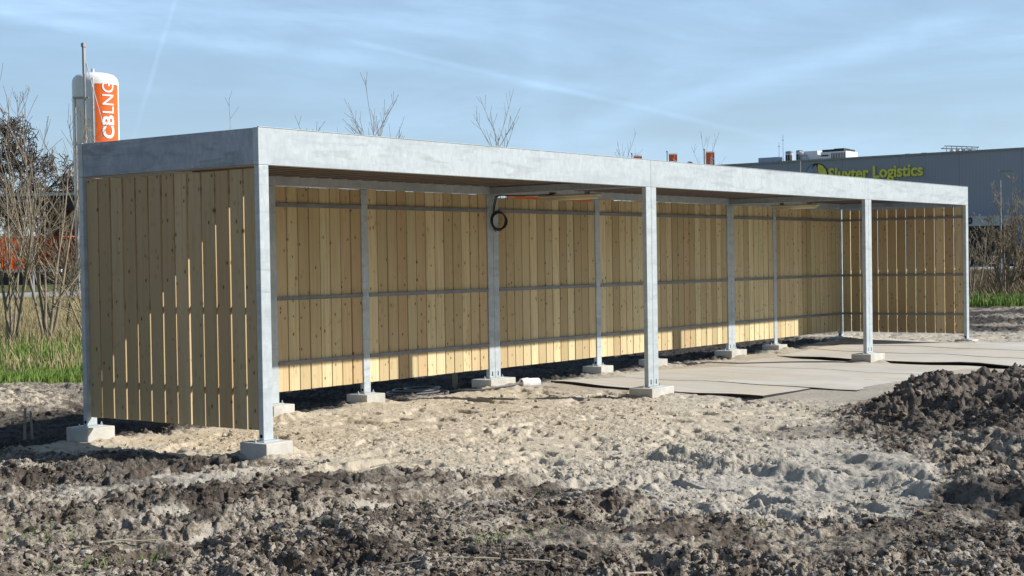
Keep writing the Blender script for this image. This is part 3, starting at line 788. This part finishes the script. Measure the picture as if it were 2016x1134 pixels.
# lettering on the face towards us (plane x = 134): text runs towards -y
me = text_mesh('Sluyter Logistics', 1.62, .045, .06); xs_ = [v.co.x for v in me.vertices]; wtx = max(xs_)-min(xs_)
k = (57.4-47.5)/wtx; x0 = min(xs_)
place_text('lettering', me, M_YEL, wh, lambda c: Vector((-.16-c.z, 57.4-20-(c.x-x0)*k, 8.82+c.y*k*1.08)))
# round emblem: pale blue part, grey band and yellow part on a dark disc
cy_, cz_, R_ = 58.75-20, 9.32, 1.16
def emblem(name, poly, mat, xo):
    mb = MB(); n = len(poly)
    for xx in (xo, xo+.05):
        for (a, b) in poly: mb.v.append((xx, cy_-a, cz_+b))
    mb.face(list(range(n))); mb.face([n+i for i in range(n)][::-1])
    for i in range(n): j = (i+1) % n; mb.face([i, n+i, n+j, j])
    mb.build(name, mat, wh)
def arc(a0, a1, r, n=24): return [(r*math.cos(rad(a0+(a1-a0)*i/n)), r*math.sin(rad(a0+(a1-a0)*i/n))) for i in range(n+1)]
emblem('emblem_disc', arc(0, 345, R_*1.07, 40), M_DKSTEEL, -.08)
emblem('emblem_yellow', arc(-70, 78, R_)+[(.12*R_, .75*R_), (.30*R_, -.30*R_)], M_YEL, -.15)
emblem('emblem_blue', arc(106, 262, R_)+[(-.10*R_, -.5*R_), (-.12*R_, .1*R_), (-.42*R_, .70*R_)], M_LBLUE, -.15)
emblem('emblem_band', [(-.36*R_, .72*R_), (-.02*R_, .93*R_), (.42*R_, -.35*R_), (.10*R_, -.50*R_)], M_GREYST, -.17)
emblem('emblem_hub', [(a-.18, b-.28) for a, b in arc(0, 345, .34, 20)], M_DKSTEEL, -.2)
# dock canopy with its number
cn = MB(); cn.box(-2.2, -.01, 18.6, 23.6, 3.70, 4.62); cn.build('dock_canopy', M_LGREY, wh)
me = text_mesh('30', .85, .03, .02); place_text('dock_number', me, M_DKSTEEL, wh, lambda c: Vector((-2.26-c.z, 22.78-c.x, 3.92+c.y)))
mb = MB(); mb.box(-.25, -.02, 18.8, 23.5, 0, 3.6); mb.build('dock_door', M_DKSTEEL, wh)
# things on the warehouse roof, each its own
def drum(x, y, r, h, lab):
    e = empty('roof_fan', (x, y, 10.98), label=lab, cat='roof fan')
    mb = MB(); mb.revolve([(r, 0), (r, h*.82), (r*.9, h*.86)], 20); mb.build('drum', M_LGREY, e, smooth=False)
    mb = MB(); mb.revolve([(r*1.02, h*.87), (r*.95, h), (r*.4, h*1.03)], 20); mb.build('cowl', M_WHCAP, e)
    mb = MB(); mb.box(-r*.99, -r*.7, -r*.55, r*.55, h*.3, h*.72); mb.build('grille', M_DKSTEEL, e)
drum(140, 64.75, .42, 1.42, 'left round grey fan drum on the warehouse roof')
drum(140, 63.5, .42, 1.45, 'second round fan drum on the warehouse roof beside the white duct box')
e = empty('air_handler', (140, 61.9, 10.98), label='white duct box with slanting pipe on the warehouse roof', cat='air handler')
mb = MB(); mb.box(-.9, .9, -.85, .75, 0, 1.25); mb.build('casing', M_WHITE, e)
mb = MB(); mb.tube([(-1.0, 1.2, 1.2), (-1.05, .6, .75), (-1.0, .1, .1)], .2, 10); mb.build('duct', M_LGREY, e)
e = empty('cooling_tower', (140.5, 59.25, 10.98), label='white slatted cooling tower with black top on the warehouse roof', cat='cooling tower')
mb = MB(); mb.box(-1.5, 1.5, -1.45, 1.4, 0, 1.05); mb.build('casing', M_WHITE, e)
mb = MB()
for i in range(9): mb.box(-1.54, -1.49, -1.35+i*.18, -1.35+i*.18+.07, .15, .9)
mb.box(-1.54, -1.49, .5, 1.3, .6, .75); mb.build('slats', M_DKSTEEL, e)
mb = MB(); mb.box(-1.4, 1.4, -1.2, 1.25, 1.05, 1.30); mb.box(-.8, .8, -.9, .2, 1.30, 1.40); mb.build('fan_deck', M_DKSTEEL, e)
e = MB(); e.revolve([(.55, 0), (.5, .25), (.3, .38), (.1, .42)], 20); o = e.build('roof_dome', M_LGREY, None, smooth=True, label='low domed rooflight on the warehouse roof', cat='rooflight'); o.location = (140, 54.5, 10.98)
for yy, lab in ((51.4, 'small grey box on the warehouse roof left of the other box'), (49.65, 'small grey box on the warehouse roof nearer the pipe frame')):
    mb = MB(); mb.box(-.25, .25, -.22, .22, 0, .38); mb.box(-.3, .3, -.27, .27, .38, .44); o = mb.build('roof_vent', M_GREYST, None, label=lab, cat='roof vent'); o.location = (140, yy, 10.98)
e = empty('pipe_frame', (140, 45.9, 10.98), label='steel pipe frame with white drums on the warehouse roof', cat='pipe frame')
mb = MB()
for i in range(7): mb.box(-.04, .04, 1.5-i*.52-.03, 1.5-i*.52+.03, 0, .95-.05*i)
mb.tube([(0, 1.7, 1.02), (0, -1.8, .68)], .05, 6); mb.tube([(-.7, 1.8, .72), (-.3, -1.6, .50)], .05, 6); mb.tube([(0, 1.5, 1.02), (-.7, 1.8, .72)], .04, 6); mb.build('frame', M_GREYST, e)
for i in range(4):
    mb = MB(); mb.cyl((.3, 1.05-i*.62, 0), (.3, 1.05-i*.62, .62), .24, n=14); mb.build('white_drum', M_WHITE, e)
mb = MB(); mb.box(-.8, .8, -1.25, 1.25, 0, .85); o = mb.build('roof_casing', M_LBLUE, None, label='long pale blue casing at the left end of the warehouse roof', cat='roof casing', bevel=.03); o.location = (140, 66.8, 10.98)
for (yy, h, lab) in ((64.78+.2, 3.2, 'taller thin antenna on the warehouse roof'), (65.45, 2.4, 'shorter thin antenna on the warehouse roof')):
    mb = MB(); mb.cyl((0, 0, 0), (0, 0, h), .035, .02, n=6); mb.box(-.03, .03, -.10, .10, h*.8, h*.8+.06); o = mb.build('antenna', M_GREYST, None, label=lab, cat='antenna'); o.location = (139, yy, 10.98)

# storage tank with wrapped orange panel
tk = empty('gas_tank', (63.25, 83.05, 0), label='tall white cylindrical gas tank with orange lettered panel', cat='gas tank')
TR = 1.66; TT = 15.1
mb = MB(); mb.revolve([(TR, .2), (TR, TT-.45), (TR*.985, TT-.25), (TR*.93, TT-.05), (TR*.80, TT+.14), (TR*.5, TT+.28), (TR*.15, TT+.34)], 64)
mb.build('shell', M_WHITE, tk, smooth=True)
am = math.atan2(-90.3, -70.2)                      # azimuth of the side that faces the site
a0, a1 = am-.03, am+1.22                           # panel spans from the middle to the right
def cylpt(a, z, r): return (r*math.cos(a), r*math.sin(a), z)
mb = MB(); n = 24
zt, zb = TT-.62, 8.5
for zz in (zb, zt):
    for i in range(n+1): mb.v.append(cylpt(a0+(a1-a0)*i/n, zz, TR+.015))
for i in range(n): mb.face([i, i+1, n+1+i+1, n+1+i])
mb.build('orange_panel', M_ORANGE, tk, smooth=True)
import bmesh
def wrap_text(txt, cap, bold, zstart, acen, length):
    me = text_mesh(txt, 1.0, bold, 0.0)
    bm = bmesh.new(); bm.from_mesh(me)
    for _ in range(3):
        bmesh.ops.triangulate(bm, faces=bm.faces); bmesh.ops.subdivide_edges(bm, edges=[e for e in bm.edges if e.calc_length() > .12], cuts=1)
    bmesh.ops.triangulate(bm, faces=bm.faces)
    bm.to_mesh(me); bm.free()
    ys = [v.co.y for v in me.vertices]; xs = [v.co.x for v in me.vertices]; s = cap/(max(ys)-min(ys)); sz = length/(max(xs)-min(xs)); yc_ = (max(ys)+min(ys))/2; x0 = min(xs)
    def fn(c):
        a = acen - (c.y-yc_)*s/TR; return Vector(cylpt(a, zstart+(c.x-x0)*sz, TR+.04))
    o = place_text('lettering', me, M_WHITE, tk, fn); return (max(xs)-x0)*s
ac = am+.56
wrap_text('LNG', .95, .004, 12.35, ac, 2.25)
wrap_text('CB', .98, .035, 10.5, ac, 1.7)
mb = MB(); mb.cyl((-.2, 0, TT+.25), (-.2, 0, TT+.62), .12, n=10); mb.cyl((.35, -.9, TT+.0), (.35, -.9, TT+.25), .09, n=8); mb.cyl((.9, -1.0, TT-.1), (.9, -1.0, TT+.12), .06, n=8); mb.build('valve', M_LGREY, tk)
mb = MB()
for da in (-.10,): mb.tube([cylpt(am+da, .3, TR+.06), cylpt(am+da, TT-.3, TR+.06), (cylpt(am+da, TT+.15, TR*.7))], .045, 8)
mb.build('riser_pipe', M_LGREY, tk)
# vent mast in front of the tank
ms = empty('vent_mast', (31.08, 42.34, -.1), label='tall grey mast with a thick box top in front of the tank', cat='mast')
mb = MB(); mb.cyl((0, 0, 0), (0, 0, 9.0), .045, n=10); mb.cyl((0, 0, 6.4), (0, 0, 6.5), .075, n=10); mb.build('pole', M_GREYST, ms)
mb = MB(); mb.box(-.055, .055, -.055, .055, 9.0, 10.1); mb.box(-.08, .08, -.08, .08, 10.1, 10.26); mb.build('head', M_GREYST, ms)
mb = MB(); mb.tube([(.05, -.05, 9.5), (.42, -.56, 7.0)], .018, 5); mb.build('stay', M_GREYST, ms)
def street_lamp(x, y, h, armv, lab):
    e = empty('street_lamp', (x, y, -.1), label=lab, cat='street lamp')
    mb = MB(); mb.cyl((0, 0, 0), (0, 0, h), .05, .035, n=8); mb.build('pole', M_GREYST, e)
    mb = MB(); a = Vector(armv); a.normalize(); b = Vector((-a.y, a.x, 0)); p0 = Vector((0, 0, h))
    Mx = Matrix.Translation(p0) @ Matrix(((a.x, b.x, 0, 0), (a.y, b.y, 0, 0), (0, 0, 1, 0), (0, 0, 0, 1)))
    mb.box(-.06, .42, -.09, .09, -.03, .05, M=Mx); mb.box(.36, .55, -.06, .06, -.01, .04, M=Mx); mb.build('lamp_head', M_GREYST, e)
street_lamp(30.82, 42.62, 8.05, (.6, -.8), 'slim street lamp just left of the tank')
street_lamp(23.56, 35.48, 3.5, (-.6, .8), 'short lamp post left of the shelter before the dark roof')
street_lamp(52.95, 12.82, 4.55, (.6, -.8), 'slim lamp post in front of the grey warehouse wall at right')
street_lamp(90.0, 39.4, 8.3, (.5, -.8), 'lamp post whose head shows beside the round emblem')

# fuel station left: dark canopy, grey back wall, orange containers
bs = empty('filling_station', (60, 87, 0), math.atan2(-.8019, .5972), label='dark flat canopy building on columns behind the bare bushes', cat='building')
mb = MB(); mb.box(-9, 4.2, -.5, 8, 5.35, 6.42); mb.build('canopy', M_DKSTEEL, bs)
mb = MB(); mb.box(-9.05, 4.25, -.56, 8.05, 6.42, 6.62); mb.build('canopy_edge', M_LGREY, bs)
for xx in (-6.1, -.62, 3.9):
    mb = MB(); mb.box(xx-.16, xx+.16, 0, .32, -.2, 5.345); mb.build('column', M_DKSTEEL, bs)
mb = MB()
for i in range(22): mb.box(.55+i*.16, .55+i*.16+.11, 3.0, 3.12, 0, 5.34)
mb.box(.5, 4.15, 3.13, 3.3, 0, 5.34); mb.build('slatted_wall', plain('slat_grey', (.16, .15, .15), .7), bs)
mb = MB(); mb.box(-9, 4.3, -2.3, -2.1, -.2, .85); mb.build('plinth_wall', M_DKSTEEL, bs)
mb = MB(); mb.box(-9, 3.1, -2.36, -2.06, .85, 1.02); mb.build('coping', M_WHITE, bs)
def container(loc, rz, L, Wd, h, mat, lab):
    e = empty('shipping_container', loc, rz, label=lab, cat='container')
    mb = MB(); n = int(L/.28); d = L/n
    for i in range(n):
        x = i*d
        mb.box(x+.02, x+d*.5, -.07, .02, .12, h-.12)
    mb.box(0, L, 0, Wd, .1, h-.1)
    m_ = int(Wd/.28)
    for i in range(m_): mb.box(-.06, .01, .1+i*.28, .1+i*.28+.14, .12, h-.12)
    mb.build('ribbed_wall', mat, e)
    mb = MB()
    for (zz) in (0, h-.12): mb.box(-.08, L+.05, -.09, Wd+.05, zz, zz+.12)
    for xx in (-.08, L-.05): mb.box(xx, xx+.12, -.1, .02, .12, h-.12)
    mb.build('frame', mat, e)
container((59.75, 87.0, 1.0), rad(-5), 6.0, 2.4, 2.5, M_ORANGE, 'bright orange ribbed container left of the shelter behind the twigs')
container((56.6, 88.0, 1.0), rad(-40), 3.0, 2.4, 2.5, M_ORANGE, 'orange ribbed container at the left edge of the photo')
container((62.0, 86.3, .95), rad(-53), 2.6, 2.4, 2.45, M_SHADEORANGE, 'orange container with shade in its colour, next to the near end wall')
# big orange canopy seen in the slit over the back boards
oc = empty('orange_canopy', (75.4, 49.6, 0), math.atan2(-4.86, 3.61), label='orange canopy showing through the slit above the back boards', cat='canopy')
mb = MB(); mb.box(-3.9, 3.3, 0, 6, 4.6, 5.9); mb.build('fascia', M_ORANGE, oc)
for xx in (-2.4, 2.2):
    mb = MB(); mb.box(xx-.15, xx+.15, .6, .9, -.2, 4.6); mb.build('column', M_LGREY, oc)
# banners
def banner(x, y, top, w, h, lab, txt=None):
    e = empty('banner', (x, y, 0), math.atan2(-.80, .60), label=lab, cat='banner', group='orange banners on poles')
    mb = MB(); mb.cyl((0, 0, -.15), (0, 0, top+.12), .035, n=8); mb.cyl((0, 0, top+.1), (0, 0, top+.2), .06, n=8); mb.build('pole', M_GREYST, e)
    mb = MB(); mb.cyl((0, 0, top), (w+.12, 0, top+.05), .022, n=6); mb.build('arm', M_WHITE, e)
    mb = MB(); n = 10
    for i in range(n+1):
        for zz in (top-.03, top-h):
            for yy in (0, .012): mb.v.append((.11+w*i/n, yy+.012*math.sin(i*.9), zz))
    for i in range(n):
        a = 4*i; b = 4*(i+1)
        mb.face([a, a+2, b+2, b]); mb.face([a+1, b+1, b+3, a+3]); mb.face([a, b, b+1, a+1]); mb.face([a+2, a+3, b+3, b+2])
    mb.face([0, 1, 3, 2]); mb.face([4*n, 4*n+2, 4*n+3, 4*n+1])
    c = mb.build('cloth', M_FLAG, e)
    if txt:
        me = text_mesh(txt, .52, .012, .0, 'RIGHT'); o = place_text('lettering', me, M_WHITE, c, lambda q: Vector((.11+w*.80-q.y*.8, -.045, top-.32+q.x)))
banner(78.2, 46.0, 8.03, .56, 3.2, 'leftmost orange banner, only its top above the shelter roof', 'roy')
banner(79.6, 44.1, 8.12, .56, 3.2, 'middle orange banner above the shelter roof', 'roy')
banner(81.1, 42.1, 8.22, .56, 3.2, 'rightmost and tallest orange banner beside bare twigs', 'roy')
e = empty('vent_pipe', (45.51, 22.82, -.1), label='dark vent cap just showing over the roof between two banners', cat='vent pipe')
mb = MB(); mb.cyl((0, 0, 0), (0, 0, 5.0), .05, n=8); mb.build('pipe', M_GREYST, e)
mb = MB(); mb.revolve([(.13, 5.0), (.13, 5.07), (.06, 5.12)], 14); mb.build('cap', M_DKSTEEL, e)
# car far right
ce = empty('parked_car', (93.6, 25.0, -.02), rad(100), label='small dark blue car parked before the warehouse at the right edge', cat='car')
mb = MB(); mb.box(-2.0, 2.0, -.82, .82, .28, .82); o = mb.build('body', M_BLUE, ce, bevel=.12)
mb = MB()
b_ = len(mb.v); mb.v += [(-1.3, -.75, .82), (1.1, -.75, .82), (1.1, .75, .82), (-1.3, .75, .82), (-.9, -.6, 1.38), (.5, -.6, 1.38), (.5, .6, 1.38), (-.9, .6, 1.38)]
for f in ((0, 1, 5, 4), (1, 2, 6, 5), (2, 3, 7, 6), (3, 0, 4, 7)): mb.face(list(f))
mb.build('window', M_GLASS, ce)
mb = MB(); mb.box(-.92, .52, -.62, .62, 1.38, 1.43); mb.build('roof', M_BLUE, ce, bevel=.03)
for xx in (-1.25, 1.25):
    for s in (-1, 1):
        mb = MB(); mb.cyl((xx, s*.70, .31), (xx, s*.86, .31), .31, n=18); w_o = mb.build('wheel', M_BLACK, ce)
        mb = MB(); mb.cyl((xx, s*.86, .31), (xx, s*.872, .31), .19, n=14); mb.build('rim', M_LGREY, w_o)

# ------------------------------------------------------------------ bare shrubs and trees
class TubeNP:
    def __init__(s): s.V = []; s.F = []; s.n = 0
    def add(s, pts, R, k):
        pts = np.asarray(pts); L = len(pts); d = np.gradient(pts, axis=0); d /= np.linalg.norm(d, axis=1)[:, None]+1e-9
        ref = np.array([.31, .95, .02]); a = np.cross(d, ref); a /= np.linalg.norm(a, axis=1)[:, None]+1e-9; b = np.cross(d, a)
        an = np.arange(k)*2*np.pi/k
        v = pts[:, None]+(a[:, None]*np.cos(an)[None, :, None]+b[:, None]*np.sin(an)[None, :, None])*np.asarray(R)[:, None, None]
        i = np.arange(L-1)[:, None]*k; j = np.arange(k)[None]; j2 = (j+1) % k
        s.V.append(v.reshape(-1, 3)); s.F.append((np.stack([i+j, i+j2, i+k+j2, i+k+j], -1)+s.n).reshape(-1, 4)); s.n += L*k
    def build(s, name, mat, parent): return np_mesh(name, np.vstack(s.V), np.vstack(s.F), mat, parent, smooth=True)
def grow(rs_, p, d, L, r, lev, cfg, T0, T1):
    n = 8 if lev < 2 else 5
    pts = [p]; dd = d/np.linalg.norm(d); step = L/n
    for i in range(n):
        dd = dd+rs_.randn(3)*cfg['wob']*(1+.4*lev)/n*2.2+np.array([0, 0, cfg['up']])/n*1.6
        dd /= np.linalg.norm(dd); pts.append(pts[-1]+dd*step)
    R = np.linspace(r, max(r*cfg.get('taper', .25), cfg['rmin']), n+1)
    (T0 if lev == 0 else T1).add(pts, R, 6 if lev == 0 else (4 if lev < 2 else 3))
    if lev >= cfg['lev']: return
    nb = cfg['nb'][lev]; nb = int(nb*rs_.uniform(.75, 1.3)+.5)
    for k in range(nb):
        t_ = rs_.uniform(cfg['t0'], .97); f = t_*n; i = min(int(f), n-1); q = pts[i]+(pts[i+1]-pts[i])*(f-i)
        ax = rs_.randn(3); base = pts[i+1]-pts[i]; base = base/np.linalg.norm(base); ax = ax-base*(ax@base); ax /= np.linalg.norm(ax)
        an = rad(rs_.uniform(*cfg['ang'])); nd = base*math.cos(an)+ax*math.sin(an)
        grow(rs_, q, nd, L*rs_.uniform(*cfg['len'])*(1.15-t_*.5), max(r*(1-t_*.7)*.6, cfg['rmin']), lev+1, cfg, T0, T1)
def shrub(x, y, h, stems, seed, lab, cfg, mat=M_BARK, name='bare_shrub', cat='shrub', group=None, spread=.35, r0=.02, lean=(0, 0), z=None):
    rs_ = np.random.RandomState(seed); z = (float(HT(np.array([x]), np.array([y]), False)[0])-.03) if z is None else z
    e = empty(name, (x, y, z), label=lab, cat=cat, group=group)
    T0, T1 = TubeNP(), TubeNP()
    for s in range(stems):
        a = rs_.uniform(0, 2*np.pi); sp = spread*rs_.uniform(.2, 1)
        d = np.array([math.cos(a)*sp+lean[0], math.sin(a)*sp+lean[1], 1.0])
        p = np.array([math.cos(a)*.12*rs_.rand(), math.sin(a)*.12*rs_.rand(), 0])*(stems > 1)
        grow(rs_, p, d, h*rs_.uniform(.62, 1.0), r0*rs_.uniform(.7, 1.15), 0, cfg, T0, T1)
    T0.build('stem' if stems > 1 else 'trunk', mat, e)
    if T1.n: T1.build('twigs' if stems > 1 else 'crown', mat, e)
    return e
UPR = dict(wob=.10, up=.16, nb=(7, 5, 2), lev=2, t0=.18, ang=(16, 40), len=(.30, .55), rmin=.0036)
BUSH = dict(wob=.14, up=.14, nb=(7, 4, 3), lev=3, t0=.18, ang=(20, 50), len=(.30, .5), rmin=.0034)
SAP = dict(wob=.03, up=.16, nb=(20, 4, 2), lev=2, t0=.30, ang=(24, 40), len=(.26, .42), rmin=.0036, taper=.1)
OAK = dict(wob=.30, up=.05, nb=(8, 7, 6, 4), lev=4, t0=.28, ang=(30, 72), len=(.45, .7), rmin=.03)
LAB = 'bare willow shrubs left of the shelter'
shrub(7.85, 14.05, 3.7, 5, 11, 'bare many-stemmed shrub at the left edge of the grass, farthest left', UPR, spread=.42, r0=.030, group=LAB)
shrub(9.1, 14.9, 4.3, 5, 12, 'tallest bare shrub in the grass left of the shelter', UPR, spread=.34, r0=.032, group=LAB)
shrub(10.9, 16.9, 4.2, 4, 13, 'dense bare shrub close beside the near end wall', BUSH, spread=.45, r0=.024, group=LAB)
shrub(8.6, 12.9, 2.0, 4, 14, 'lower bare shrub tangled in front of the taller ones', BUSH, spread=.6, r0=.018, group=LAB)
shrub(11.9, 15.9, 3.9, 4, 15, 'bare shrub behind the near end wall with tips beside the tank', UPR, spread=.36, r0=.024, group=LAB)
shrub(12.2, 14.8, 3.5, 5, 16, 'bare shrub whose tips stick up right of the tank', UPR, spread=.32, r0=.022, group=LAB)
shrub(13.8, 19.8, 2.6, 6, 17, 'low twiggy shrub beyond the willow shrubs', BUSH, spread=.6, r0=.018, group=LAB)
SL = 'leafless saplings behind the shelter'
shrub(15.6, 13.05, 6.1, 1, 21, 'leafless sapling with a straight leader, tallest behind the shelter', SAP, r0=.034, name='bare_sapling', cat='sapling', group=SL, spread=.02)
shrub(16.3, 13.3, 5.6, 1, 22, 'leafless sapling just right of the tallest one', SAP, r0=.03, name='bare_sapling', cat='sapling', group=SL, spread=.08)
shrub(20.3, 13.2, 5.9, 1, 23, 'leafless sapling alone above the middle of the roof', SAP, r0=.032, name='bare_sapling', cat='sapling', group=SL, spread=.10)
shrub(14.7, 13.9, 4.7, 1, 24, 'small leafless sapling left of the tallest one', SAP, r0=.03, name='bare_sapling', cat='sapling', group=SL, spread=.05)
shrub(12.8, 14.2, 4.9, 1, 25, 'leafless sapling tip above the near roof corner', dict(SAP, nb=(6, 2, 1)), r0=.026, name='bare_sapling', cat='sapling', group=SL, spread=.03)
shrub(31.8, 16.9, 4.6, 2, 26, 'thin bare saplings between the middle and right banners', dict(SAP, nb=(8, 3, 1)), r0=.03, name='bare_sapling', cat='sapling', group=SL, spread=.10)
shrub(33.8, 15.6, 4.6, 5, 27, 'cluster of bare stems right of the tallest banner', dict(SAP, nb=(6, 3, 2)), r0=.03, name='bare_sapling', cat='sapling', group=SL, spread=.16)
RB = 'bare shrubs before the warehouse'
shrub(33.8, 6.3, 2.9, 9, 31, 'dense bare shrub right of the far corner post', dict(BUSH, rmin=.005), spread=.5, r0=.035, group=RB)
shrub(31.5, 6.4, 2.2, 5, 32, 'bare shrub touching the far corner post in the view', dict(BUSH, rmin=.005), spread=.6, r0=.028, group=RB)
shrub(36.0, 5.2, 2.5, 5, 33, 'bare shrub at the right edge of the photo', dict(BUSH, rmin=.005), spread=.55, r0=.032, group=RB)
shrub(45, 9.3, 2.6, 16, 34, 'reddish brown scrub behind the bare shrubs', dict(BUSH, rmin=.009), mat=M_BARKR, spread=.9, r0=.03, group=RB)
shrub(48, 8.2, 2.4, 16, 35, 'low reddish scrub farther right behind the bare shrubs', dict(BUSH, rmin=.009), mat=M_BARKR, spread=.9, r0=.03, group=RB)
shrub(65.3, 97.2, 15.5, 1, 41, 'large bare oak with twisted limbs behind the dark canopy', dict(OAK, nb=(12, 8, 7, 5), rmin=.036), mat=M_BARKD, name='oak_tree', cat='tree', r0=.42, spread=.05, z=-.3)
shrub(72.5, 101, 12.0, 1, 42, 'smaller rounded bare tree right of the oak', dict(OAK, nb=(9, 7, 6, 4)), mat=M_BARKD, name='bare_tree', cat='tree', r0=.28, spread=.05, z=-.3)
shrub(78.5, 99, 11.5, 1, 43, 'bare tree just left of the tank behind the canopy', dict(OAK, nb=(9, 7, 6, 4)), mat=M_BARKD, name='bare_tree', cat='tree', r0=.26, spread=.05, z=-.3)

# ------------------------------------------------------------------ grass
def blades(name, n, reg, hrange, w, mat, seed, lab, keep=None, bend=.35, cat='grass'):
    rs_ = np.random.RandomState(seed); X, Y = reg(rs_, n)
    if keep is not None:
        k = rs_.rand(len(X)) < keep(X, Y); X, Y = X[k], Y[k]
    Z = HT(X, Y, False)-.02; n = len(X)
    a = rs_.uniform(0, 2*np.pi, n); h = rs_.uniform(*hrange, n)*(.6+.8*fbm(X, Y, .9, 3)); ln = rs_.rand(n)*bend*h; b = rs_.uniform(0, 2*np.pi, n)
    ww = w*rs_.uniform(.6, 1.3, n)
    P = np.stack([X, Y, Z], 1); sx = np.stack([np.cos(a)*ww, np.sin(a)*ww, 0*a], 1); ld = np.stack([np.cos(b)*ln, np.sin(b)*ln, 0*a], 1); up = np.stack([0*a, 0*a, h], 1)
    V = np.stack([P-sx, P+sx, P+up*.55+ld*.35+sx*.75, P+up*.55+ld*.35-sx*.75, P+up+ld], 1).reshape(-1, 3)
    i = np.arange(n)[:, None]*5
    F = np.vstack([i+np.array([[0, 1, 2]]), i+np.array([[0, 2, 3]]), i+np.array([[3, 2, 4]])])
    rn = np.clip(rs_.rand(n)*.7+.5*(fbm(X+5, Y, .7, 3)-.35), 0, 1)
    np_mesh(name, V, F, mat, smooth=False, fattrs={'rnd': np.tile(rn, 3)}, kind='stuff', label=lab, cat=cat)
YAW = math.atan2(FW.y, FW.x)
def wedge(pa, pb, r0, r1):
    def f(rs_, n):
        th = YAW+rs_.uniform(math.atan((1008-pb)/2939.5), math.atan((1008-pa)/2939.5), n); u_ = rs_.rand(n)
        r = 1/((1-u_)/r0+u_/r1) if True else 0
        return CAM.x+r*np.cos(th), CAM.y+r*np.sin(th)
    return f
gm = lambda X, Y: sst(.12, .85, masks(X, Y)[1])
blades('green_grass', 170000, wedge(-260, 420, 15.5, 34), (.03, .14), .005, M_GRASS, 51, 'green grass on the verge left of the shelter', lambda X, Y: gm(X, Y)*sst(36, 27, np.hypot(X+7, Y+7))*(.16+.9*sst(.42, .55, fbm(X, Y, .9, 3))))
blades('dry_grass', 90000, wedge(-260, 420, 19, 62), (.08, .34), .006, M_DRY, 52, 'straw coloured dead grass behind the green verge', lambda X, Y: gm(X, Y)*(sst(25, 32, np.hypot(X+7, Y+7))*.9+.07), bend=.6, cat='dry grass')
blades('green_grass', 60000, wedge(1840, 2300, 30, 52), (.10, .32), .013, M_GRASS, 53, 'bright green grass beyond the mud at the right', lambda X, Y: gm(X, Y)*sst(52, 38, np.hypot(X+7, Y+7)))
blades('dry_grass', 32000, wedge(1840, 2300, 36, 90), (.15, .5), .018, M_SCRUB, 54, 'brown dead stems under the bare shrubs at the right', lambda X, Y: gm(X, Y)*sst(36, 46, np.hypot(X+7, Y+7)), bend=.6, cat='dead stems')
blades('mud_grass', 14000, wedge(-200, 1500, 5.6, 8.4), (.015, .055), .0022, M_GRASS, 55, 'sparse green sprouts in the nearest mud', lambda X, Y: (1-masks(X, Y)[0])*sst(.60, .75, fbm(X+1.5, Y, 1.6, 3)), bend=1.4)
blades('straw_litter', 9000, wedge(-200, 1700, 5.6, 9.0), (.004, .02), .0014, M_DRY, 56, 'broken straw scattered over the nearest mud', lambda X, Y: (1-masks(X, Y)[0])*sst(.50, .7, fbm(X-1.5, Y, 1.3, 3))*.9, bend=9, cat='straw')
# a few fallen sticks
for k, (p, q, lab) in enumerate((((-2.62, -1.55), (-2.15, -1.75), 'pale bent stick lying on the mud at the lower left'), ((-1.45, -3.9), (-2.6, -3.1), 'long stick lying at the bottom edge left of centre'), ((-.05, -1.0), (.22, -1.1), 'short twig at the edge of the sand'))):
    mb = MB(); pts = []
    for i in range(7):
        u_ = i/6; x = p[0]+(q[0]-p[0])*u_; y = p[1]+(q[1]-p[1])*u_+.02*math.sin(u_*5); pts.append((x, y, hz(x, y)+.018+.01*math.sin(u_*3)))
    mb.tube(pts, [.005-.0035*i/6 for i in range(7)], 6); mb.build('fallen_stick', M_STAKE, None, smooth=True, label=lab, cat='stick')
